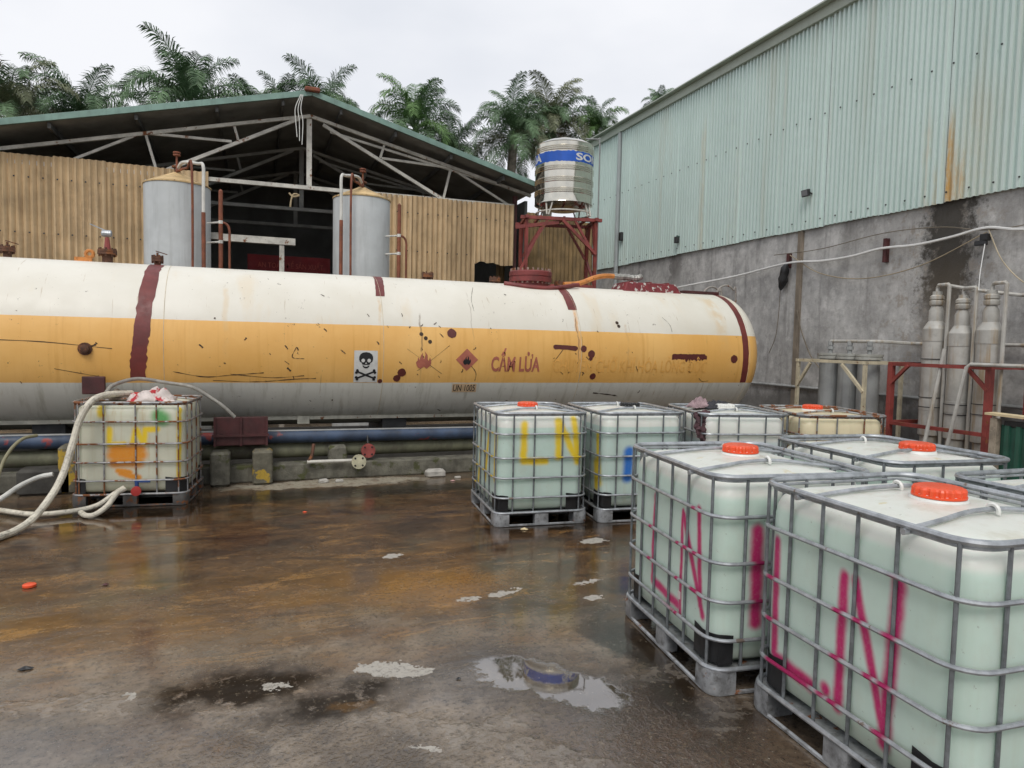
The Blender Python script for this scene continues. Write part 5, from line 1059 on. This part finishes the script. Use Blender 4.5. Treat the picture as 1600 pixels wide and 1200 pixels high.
def ibc_meshes(w_, d_):
    key = (w_, d_)
    if key in IBC: return IBC[key]
    hx, hy = w_/2, d_/2; P = {}
    # bottle
    mb = MB(); N = None; bx, by = hx-.035, hy-.035
    lev = [(.150, .09), (.158, .04), (.185, .008), (.25, 0), (.34, -.001), (.46, -.002), (.6, -.003), (.75, -.003), (.9, -.002), (1.0, 0), (1.045, .006), (1.085, .022), (1.112, .050), (1.128, .092), (1.136, .16), (1.146, .26), (1.155, .36)]
    for z, ins in lev:
        lp = rrect_b(bx-ins, by-ins, max(.03, .115-ins*.25), .006*max(0, min(1, (z-.16)/.15, (1.09-z)/.12))); N = len(lp)
        for k, (x, y) in enumerate(lp):
            mb.v.append((x, y, z))
    K = len(lev)
    mb.f = [(k*N+i, k*N+(i+1)%N, (k+1)*N+(i+1)%N, (k+1)*N+i) for k in range(K-1) for i in range(N)] + [tuple(range(N-1,-1,-1)), tuple((K-1)*N+i for i in range(N))]
    P['bottle'] = mb.mesh('bottle', GALV, 50)
    mb = MB(); mb.lathe([(.125, 1.145), (.115, 1.165), (.10, 1.168), (.10, 1.18)], 28); P['neck'] = mb.mesh('neck', WHITE_PL)
    mb = MB(); n = 64; pr_ = [(0, 1.214), (.085, 1.214), (.098, 1.209), (.104, 1.200), (.104, 1.178), (.112, 1.176), (.112, 1.168)]
    for i, (r_, z) in enumerate(pr_):
        for k in range(n):
            rr_ = r_*(1.06 if (k % 4 < 2 and .097 < r_ < .11) else .955 if .097 < r_ < .11 else 1); mb.v.append((rr_*math.cos(2*math.pi*k/n), rr_*math.sin(2*math.pi*k/n), z))
    mb.f = [(i*n+k, i*n+(k+1)%n, (i+1)*n+(k+1)%n, (i+1)*n+k) for i in range(len(pr_)-1) for k in range(n)]; P['cap'] = mb.mesh('cap', RED_CAP, 18)
    # cage rings
    P['rings'] = []
    for z in (.292, .494, .697, .94):
        mb = MB(); mb.tube([(x, y, z) for x, y in rrect(hx-.004, hy-.004, .13, 6)], .0105, 8, True); P['rings'].append(mb.mesh('cage_ring', GALV))
    mb = MB(); lp = rrect(hx-.012, hy-.012, .13, 6); mb.tube([(x, y, 1.148) for x, y in lp], .0145, 8, True); P['top_rail'] = mb.mesh('top_rail', GALV)
    mb = MB(); lp = rrect(hx-.026, hy-.026, .12, 6); mb.tube([(x, y, 1.126) for x, y in lp], .008, 6, True); P['under_rail'] = mb.mesh('under_rail', GALV)
    mb = MB(); mb.tube([(x, y, .140) for x, y in rrect(hx-.006, hy-.006, .10, 6)], .013, 8, True); P['base_rail'] = mb.mesh('base_rail', GALV)
    P['verts'] = []
    fx = (-.31, -.09, .21, .40) if w_ <= d_ else (-.43, -.22, .05, .23, .42)
    fy = (-.43, -.21, -.04, .13, .30, .44) if w_ <= d_ else (-.38, -.14, .12, .36)
    for f_ in fx:
        for sy in (-1, 1):
            mb = MB(); x = f_*w_*(1 if sy < 0 else -1); y = sy*(hy-.022); mb.tube([(x, y, .12), (x, y, 1.145)], .0088, 8); P['verts'].append(mb.mesh('upright_bar', GALV))
    for f_ in fy:
        for sx in (-1, 1):
            mb = MB(); y = f_*d_; x = sx*(hx-.022); mb.tube([(x, y, .12), (x, y, 1.145)], .0088, 8); P['verts'].append(mb.mesh('upright_bar', GALV))
    P['clips'] = []
    for sx in (-1, 1):
        for f_ in (-.25, .25):
            mb = MB(); y = f_*d_; mb.lathe([(.013, -.012), (.013, .012)], 8, (sx*(hx-.002), y, 1.125), 'X'); mb.box((sx*(hx-.045), y, 1.128), (.06, .018, .022)); P['clips'].append(mb.mesh('bolt_clip', GALV))
    # top cross bars following the dome
    P['cross'] = []
    for f_ in (-.21, .19):
        y = f_*d_; mb = MB(); pts = curve([(-hx+.02, y*1.15, 1.130), (-hx*.62, y*1.12, 1.150), (-hx*.2, y, 1.170), (hx*.2, y, 1.170), (hx*.62, y*1.12, 1.150), (hx-.02, y*1.15, 1.130)], 6); mb.tube(pts, .0105, 8); P['cross'].append(mb.mesh('cross_bar', GALV))
        mb = MB(); mb.tube([(0.02 + .0, y + .026*math.cos(R(q)), 1.166 + .026*math.sin(R(q))) for q in range(-20, 201, 20)], .009, 6); P.setdefault('ties', []).append(mb.mesh('white_clip', WHITE_PL))
    # black corner guards
    P['guards'] = []
    lp = rrect(bx+.006, by+.006, .118, 6); n = len(lp)
    for q in range(4):
        idx = list(range(q*7, q*7+7)); a, b_ = Vector((*lp[idx[0]], 0)), Vector((*lp[idx[-1]], 0))
        pts = []
        t0 = (Vector((*lp[idx[0]], 0)) - Vector((*lp[idx[1]], 0))).normalized(); t1 = (Vector((*lp[idx[-1]], 0)) - Vector((*lp[idx[-2]], 0))).normalized()
        dirs = [(0,-1),(1,0),(0,1),(-1,0)]
        pts = [a + Vector((*dirs[q], 0))*.09] + [Vector((*lp[i], 0)) for i in idx] + [b_ + Vector((*[(1,0),(0,-1),(-1,0),(0,1)][q], 0))*.09]
        mb = MB(); m_ = len(pts)
        for p in pts: mb.v.append((p.x, p.y, .155))
        for i, p in enumerate(pts): mb.v.append((p.x, p.y, .31 + (.012 if i in (0, m_-1) else 0)))
        mb.f = [(i, i+1, m_+i+1, m_+i) for i in range(m_-1)]; P['guards'].append(mb.mesh('corner_guard', BLACK_PL))
    # pallet
    mb = MB(); mb.rbox((0, 0, .131), (w_-.03, d_-.03, .012), .10, n=4); P['tray'] = mb.mesh('tray', GALV, 30)
    mb = MB()
    lpa = rrect(hx-.012, hy-.012, .09, 4); mb.tube([(x, y, .013) for x, y in lpa], .012, 6, True); P['skid'] = mb.mesh('skid_frame', GALV)
    P['feet'] = []
    for qx, qy in ((1,1),(-1,1),(-1,-1),(1,-1)):
        mb = MB(); L_ = .155; lp = []
        r_ = .075; cx_, cy_ = qx*(hx-r_), qy*(hy-r_)
        a0 = {(1,1): 0, (-1,1): 90, (-1,-1): 180, (1,-1): 270}[(qx, qy)]
        arc = [(cx_ + r_*math.cos(R(a0+90*k/6)), cy_ + r_*math.sin(R(a0+90*k/6))) for k in range(7)]
        inn = (qx*(hx-L_), qy*(hy-L_))
        e0 = (arc[0][0], inn[1]) if abs(math.cos(R(a0))) > .5 else (inn[0], arc[0][1]); e1 = (inn[0], arc[-1][1]) if abs(math.cos(R(a0))) > .5 else (arc[-1][0], inn[1])
        lp = [e0] + arc + [e1, inn]; N_ = len(lp)
        for z, sc_ in ((.002, .965), (.018, 1.0), (.11, 1.0), (.136, .97)):
            for i, (x, y) in enumerate(lp):
                rib = .992 if (i % 2 and sc_ == 1.0) else 1.0
                mb.v.append((inn[0] + (x-inn[0])*sc_*rib, inn[1] + (y-inn[1])*sc_*rib, z))
        mb.f = [(k*N_+i, k*N_+(i+1)%N_, (k+1)*N_+(i+1)%N_, (k+1)*N_+i) for k in range(3) for i in range(N_)] + [tuple(range(N_-1,-1,-1)), tuple(3*N_+i for i in range(N_))]
        P['feet'].append(mb.mesh('pallet_foot', GALV, 40))
    for dx, dy, bw, bd in ((0, -hy+.045, .15, .085), (0, hy-.045, .15, .085), (-hx+.045, 0, .085, .15), (hx-.045, 0, .085, .15)):
        mb = MB(); mb.rbox((dx, dy, .068), (bw, bd, .128), .015, n=2, bev=.008); P['feet'].append(mb.mesh('pallet_foot', GALV, 40))
    mb = MB(); mb.box((0, 0, .09), (w_-.34, d_-.34, .05)); P['belly'] = mb.mesh('pallet_floor', DARK_STEEL, 0)
    IBC[key] = P; return P
def ibc(x, y, rz, label, bottle, cage=GALV, pallet=None, dims=(1.0, 1.2), scl=(1, 1, 1), cap=RED_CAP, capoff=(0, 0), with_cap=True):
    t = thing('liquid_container', (x, y, 0.0), label, 'container', 'caged liquid containers', R(rz)); t.scale = scl
    P = ibc_meshes(*dims)
    def put(nm, me, mt, par=None, loc=None):
        o = bpy.data.objects.new(nm, me); COL.objects.link(o); o.parent = par or t
        if loc: o.location = loc
        o.material_slots[0].link = 'OBJECT'; o.material_slots[0].material = mt
        return o
    bo = put('bottle', P['bottle'], bottle)
    if with_cap:
        put('neck', P['neck'], WHITE_PL, bo, (*capoff, 0)); put('cap', P['cap'], cap, bo, (*capoff, 0))
    cg = put('cage_top_rail', P['top_rail'], cage); put('under_rail', P['under_rail'], cage, cg)
    for me in P['clips']: put('bolt_clip', me, cage, cg)
    for me in P['rings']: put('cage_ring', me, cage)
    for me in P['verts']: put('upright_bar', me, cage if cage in (RUSTY_STEEL,) else DULL_GALV)
    for me in P['cross']: put('cross_bar', me, cage)
    for me in P['ties']: put('white_clip', me, WHITE_PL)
    for me in P['guards']: put('corner_guard', me, BLACK_PL)
    pl = put('pallet_tray', P['tray'], pallet or cage); put('base_rail', P['base_rail'], cage, pl); put('skid_frame', P['skid'], pallet or cage, pl); put('pallet_floor', P['belly'], DARK_STEEL, pl)
    for me in P['feet']: put('pallet_foot', me, pallet or GALV, pl)
    return t
PINK, YEL, BLU, GRN, ORG = (0.52, 0.012, 0.14), (0.80, 0.58, 0.02), (0.02, 0.16, 0.55), (0.10, 0.36, 0.10), (0.70, 0.27, 0.015)
s1 = [('L', PINK, .022, .5, [(.178, .88, .195, .37), (.19, .36, -.15, .33, .028), (-.185, .88, -.185, .28, .016), (-.195, .86, -.44, .37), (-.36, .93, -.41, .42)]), ('F', PINK, .035, .6, [(-.235, .86, -.222, .37)])]
s2 = [('L', PINK, .026, .5, [(.466, .87, .462, .33), (.445, .31, .20, .29, .032), (.10, .315, .098, .312, .028), (.018, .845, .024, .27), (-.045, .85, -.235, .27, .022), (-.265, .90, -.228, .25, .03)])]
s3 = [('F', YEL, .034, .6, [(-.197, 1.03, -.205, .67), (-.2, .66, .03, .655), (.165, 1.06, .17, .70, .034), (.172, 1.06, .375, .66), (.338, 1.08, .38, .64, .034)]), ('L', YEL, .035, .5, [(-.456, .92, -.44, .46), (-.18, .90, -.05, .40), (.25, .46, .30, .30), (.16, .9, .22, .5)])]
s4 = [('L', YEL, .04, .5, [(-.43, .90, -.47, .40), (-.40, .6, -.42, .36, .05)]), ('F', BLU, .05, .6, [(-.170, .74, -.178, .47)])]
s5 = [('F', YEL, .030, .5, [(-.205, .855, -.207, .71), (-.2, .69, -.06, .69), (.03, .70, .062, .85), (.062, .85, .142, .70), (.142, .70, .16, .85), (.16, .85, .28, .855)]),
      ('F', ORG, .06, .5, [(-.17, .57, .11, .57), (-.15, .50, .09, .50), (-.16, .62, .1, .62), (-.10, .37, .085, .32, .03), (-.12, .40, -.0, .38, .03)]), ('F', GRN, .07, .5, [(.30, 1.0, .34, .97)]), ('F', YEL, .035, .5, [(-.30, 1.08, -.29, 1.02), (.51, 1.08, .50, .25, .02)])]
B1 = bottle_material('bottle_pink_letters', 1.045, s1); B2 = bottle_material('bottle_pink_letters_near', 1.05, s2)
B3 = bottle_material('bottle_yellow_letters', 1.0, s3, soft=.008, full=(.53, .66, .59)); B4 = bottle_material('bottle_blue_mark', 1.0, s4, soft=.008, full=(.51, .63, .575), dirt=.2)
B5 = bottle_material('bottle_stained', 2.0, s5, full=(.60, .60, .48), dirt=.55, dirt_col=(.44, .30, .10))
B6 = bottle_material('bottle_half_clear', .87, None, full=(.57, .65, .64)); B7 = bottle_material('bottle_yellowed', 2.0, None, full=(.70, .62, .42), dirt=.3); B8 = bottle_material('bottle_plain', 1.06, None)
ibc(2.819, 3.474, -7, 'white container with pink spray letters second from the camera, thin strokes', B1, cage_material('cage_pink_marks', '', s1), PALLET, scl=(1, 1, 1.025), capoff=(.06, .10))
ibc(2.88, 2.21, -3, 'nearest container at bottom right with bold pink L.N spray letters', B2, cage_material('cage_pink_marks_near', '', s2), PALLET, scl=(1, 1, 1.03), capoff=(.04, .02))
ibc(2.79, 6.974, -5, 'container with yellow LN spray letters standing alone before the tank', B3, cage_material('cage_yellow_marks', '', s3), PALLET, capoff=(.0, .0))
ibc(3.90, 6.833, -6, 'container with black cap right of the yellow lettered one', B4, GALV, PALLET, cap=BLACK_PL, capoff=(.08, .0))
ibc(5.02, 6.49, -14, 'half filled container with dark rag on top beside the rusty cage', B6, GALV, PALLET, cap=WHITE_PL, capoff=(.0, .0))
ibc(6.09, 6.18, -17, 'yellowed container in a rusty cage farthest right', B7, RUSTY_STEEL, RUSTY_STEEL, capoff=(-.05, .05))
ibc(4.18, 3.62, -6, 'plain container behind the two pink lettered ones, red cap', B8, GALV, GALV, scl=(1, 1, 1.02), capoff=(.08, -.2))
ibc(4.10, 2.13, -2, 'plain container cut by the right edge beside the nearest one', B8, GALV, GALV, scl=(1, 1, 1.02), capoff=(.05, .0))
ibc(-1.21, 8.76, -7, 'dirty stained container with orange blot, rusty cage and hoses at left', B5, RUSTY_STEEL, weathered('dark_rusty_pallet', (.09,.085,.08), .7, .2, .3, 9, rust=.4, grime=.6), dims=(1.2, 1.0), scl=(.955, .95, .98), capoff=(-.1, .1))
# outlet valve of the dirty container
a = R(-7)
t = thing('outlet_valve', (-1.21 + .08*math.cos(a) + .50*math.sin(a), 8.76 + .08*math.sin(a) - .50*math.cos(a), .10), 'red and blue outlet valve on the dirty left container', 'valve')
vx, vy = t.location.x, t.location.y
mb = MB(); mb.lathe([(.035, -.02), (.035, .05), (.05, .05), (.05, .09), (.035, .092)], 14, (vx, vy, .19), 'Y'); mb.build('red_cap', weathered('valve_red', (.36,.03,.025), .5), t)
mb = MB(); mb.lathe([(.02, .0), (.02, .05)], 8, (vx, vy-.02, .23)); mb.bar((vx-.02, vy-.02, .285), (vx+.13, vy-.03, .28), .028, .016); mb.build('blue_lever', weathered('valve_blue', (.02,.06,.20), .5), t)

# hoses
def hose(pts, r, mat, lb, grp='hoses at the left'):
    mb = MB(); cp = curve(pts, 10); mb.tube(cp, [r*(1 + .06*mnoise.noise(Vector((i*.7, 1, r*50)))) for i in range(len(cp))], 10)
    lo = min(mb.v, key=lambda v: v[2]); return single('hose', mb, mat, tuple(lo), lb, 'hose', grp)
hose([(-1.30, 8.72, 1.195), (-1.50, 8.45, 1.20), (-1.60, 8.24, 1.15), (-1.695, 8.18, 0.97), (-1.75, 8.12, 0.74), (-1.80, 7.98, 0.47), (-1.86, 7.8, 0.28), (-1.97, 7.6, .10), (-2.06, 7.4, .04), (-2.14, 7.2, .036), (-2.4, 6.6, .036)], .034, HOSE, 'thickest cream hose draped over the front of the dirty container')
hose([(-1.30, 8.18, .22), (-1.36, 8.10, .19), (-1.42, 7.95, .10), (-1.51, 7.86, .04), (-1.59, 7.87, .03), (-1.67, 8.02, .03)], .027, HOSE, 'short cream hose end curled below the red outlet valve')
hose([(-1.30, 8.20, .235), (-1.40, 8.18, .17), (-1.55, 8.12, .07), (-1.77, 8.03, .045), (-2.08, 8.0, .045), (-2.47, 8.3, .045), (-2.9, 8.6, .045)], .026, HOSE, 'cream hose running left along the ground from the outlet valve')
hose([(-1.554, 8.7, 1.20), (-1.50, 8.85, 1.28), (-1.282, 9.0, 1.341), (-0.981, 9.0, 1.296), (-0.704, 8.95, 1.246), (-0.493, 8.9, 1.119), (-0.351, 8.85, 1.015), (-0.231, 8.85, 0.89)], .022, HOSE_GREY, 'clear grey hose arching right over the dirty container')
hose([(-2.09, 8.8, .298), (-2.228, 8.8, .269), (-2.353, 8.6, .217), (-2.437, 8.3, .152), (-2.62, 8.1, .05), (-2.9, 8.0, .03)], .027, weathered('white_hose', (.62,.62,.58), .5, 0, .1, 9, grime=.2), 'white hose arching at the left edge with a cut end')
hose([(-2.30, 9.05, .70), (-2.396, 8.9, .683), (-2.488, 8.8, .568), (-2.55, 8.7, .379), (-2.6, 8.6, .05)], .018, weathered('olive_hose', (.27,.25,.15), .5), 'thin olive hose bending down in front of the blue pipe')
# rags
def rag(c, d, seed, mat, lb, nm='rag'):
    mb = MB(); n, m_ = 22, 16
    for j in range(m_+1):
        for i in range(n+1):
            u_, v_ = i/n*2-1, j/m_*2-1; r2 = min(1, (u_*u_ + v_*v_)); q = Vector((u_*2.2, v_*2.2, seed))
            h = (1-r2)**.6*d[2]*(.65 + .6*mnoise.noise(q*1.3)) + .02*mnoise.noise(q*4)
            k = 1 - .18*mnoise.noise(q*.9 + Vector((3, 0, 0)))
            mb.v.append((c[0] + u_*d[0]*k, c[1] + v_*d[1]*k, c[2] + max(.0, h)))
    W = n+1; mb.f = [(j*W+i, j*W+i+1, (j+1)*W+i+1, (j+1)*W+i) for j in range(m_) for i in range(n)]
    mb.v = [(c[0] + (v[0]-c[0]), v[1], v[2]) for v in mb.v]
    o = single(nm, mb, mat, c, lb, 'rag'); sd2 = o.modifiers.new('thickness', 'SOLIDIFY'); sd2.thickness = .006; return o
SACK = weathered('red_and_white_sack', (.62, .54, .50), .7, 0, .15, 8, grime=.2, blotch=(.45, .02, .03), blotch_amt=.12)
rag((-1.08, 8.58, 1.125), (.24, .17, .16), 3.1, SACK, 'crumpled red and white sack on the dirty left container', 'sack')
rag((-1.45, 8.72, 1.13), (.16, .16, .12), 8.4, weathered('brown_rag', (.13,.10,.075), .9, 0, .3, 9, bmp=.4), 'dark brown rag beside the sack on the dirty container')
rag((5.0, 6.62, 1.16), (.22, .16, .10), 5.2, weathered('black_rag', (.03,.03,.035), .8, 0, .3, 9, bmp=.3), 'black rag on top of the half filled container')
rag((4.80, 6.66, 1.16), (.13, .11, .12), 6.6, weathered('pink_rag', (.34,.24,.25), .9, 0, .3, 12, bmp=.4), 'faded pink rag left of the black rag')
mb = MB(); pts = [(4.50, 6.20, 1.14), (4.47, 6.14, 1.05), (4.45, 6.10, .96), (4.44, 6.08, .88), (4.45, 6.06, .80)]
mb.tube(curve(pts, 5), [.050 - .0016*i for i in range(21)], 16); mb.tube(curve([(p[0] - .05, p[1] + .01, p[2] + .01) for p in pts[:4]], 5), [.04 - .0015*i for i in range(16)], 16); mb.tube(curve([(p[0] + .05, p[1] + .0, p[2] + .02) for p in pts[:3]], 5), [.04 - .002*i for i in range(11)], 16); mb.v = [(v[0] + .028*mnoise.noise(Vector(v)*30), v[1] + .028*mnoise.noise(Vector(v)*32 + Vector((4, 0, 0))), v[2] + .02*mnoise.noise(Vector(v)*26)) for v in mb.v]
single('rag', mb, weathered('dark_maroon_rag', (.07,.035,.04), .9, 0, .4, 12, bmp=.4), (4.45, 6.1, .78), 'dark maroon rag hanging between two cages', 'rag')
mb = MB(); mb.rbox((2.335, 3.36, .40), (.012, .035, .05), .004, bev=.003); single('paper_tag', mb, weathered('pale_tag', (.7,.62,.60), .6), (2.335, 3.36, .37), 'small pale paper tag on the second pink lettered cage', 'tag')
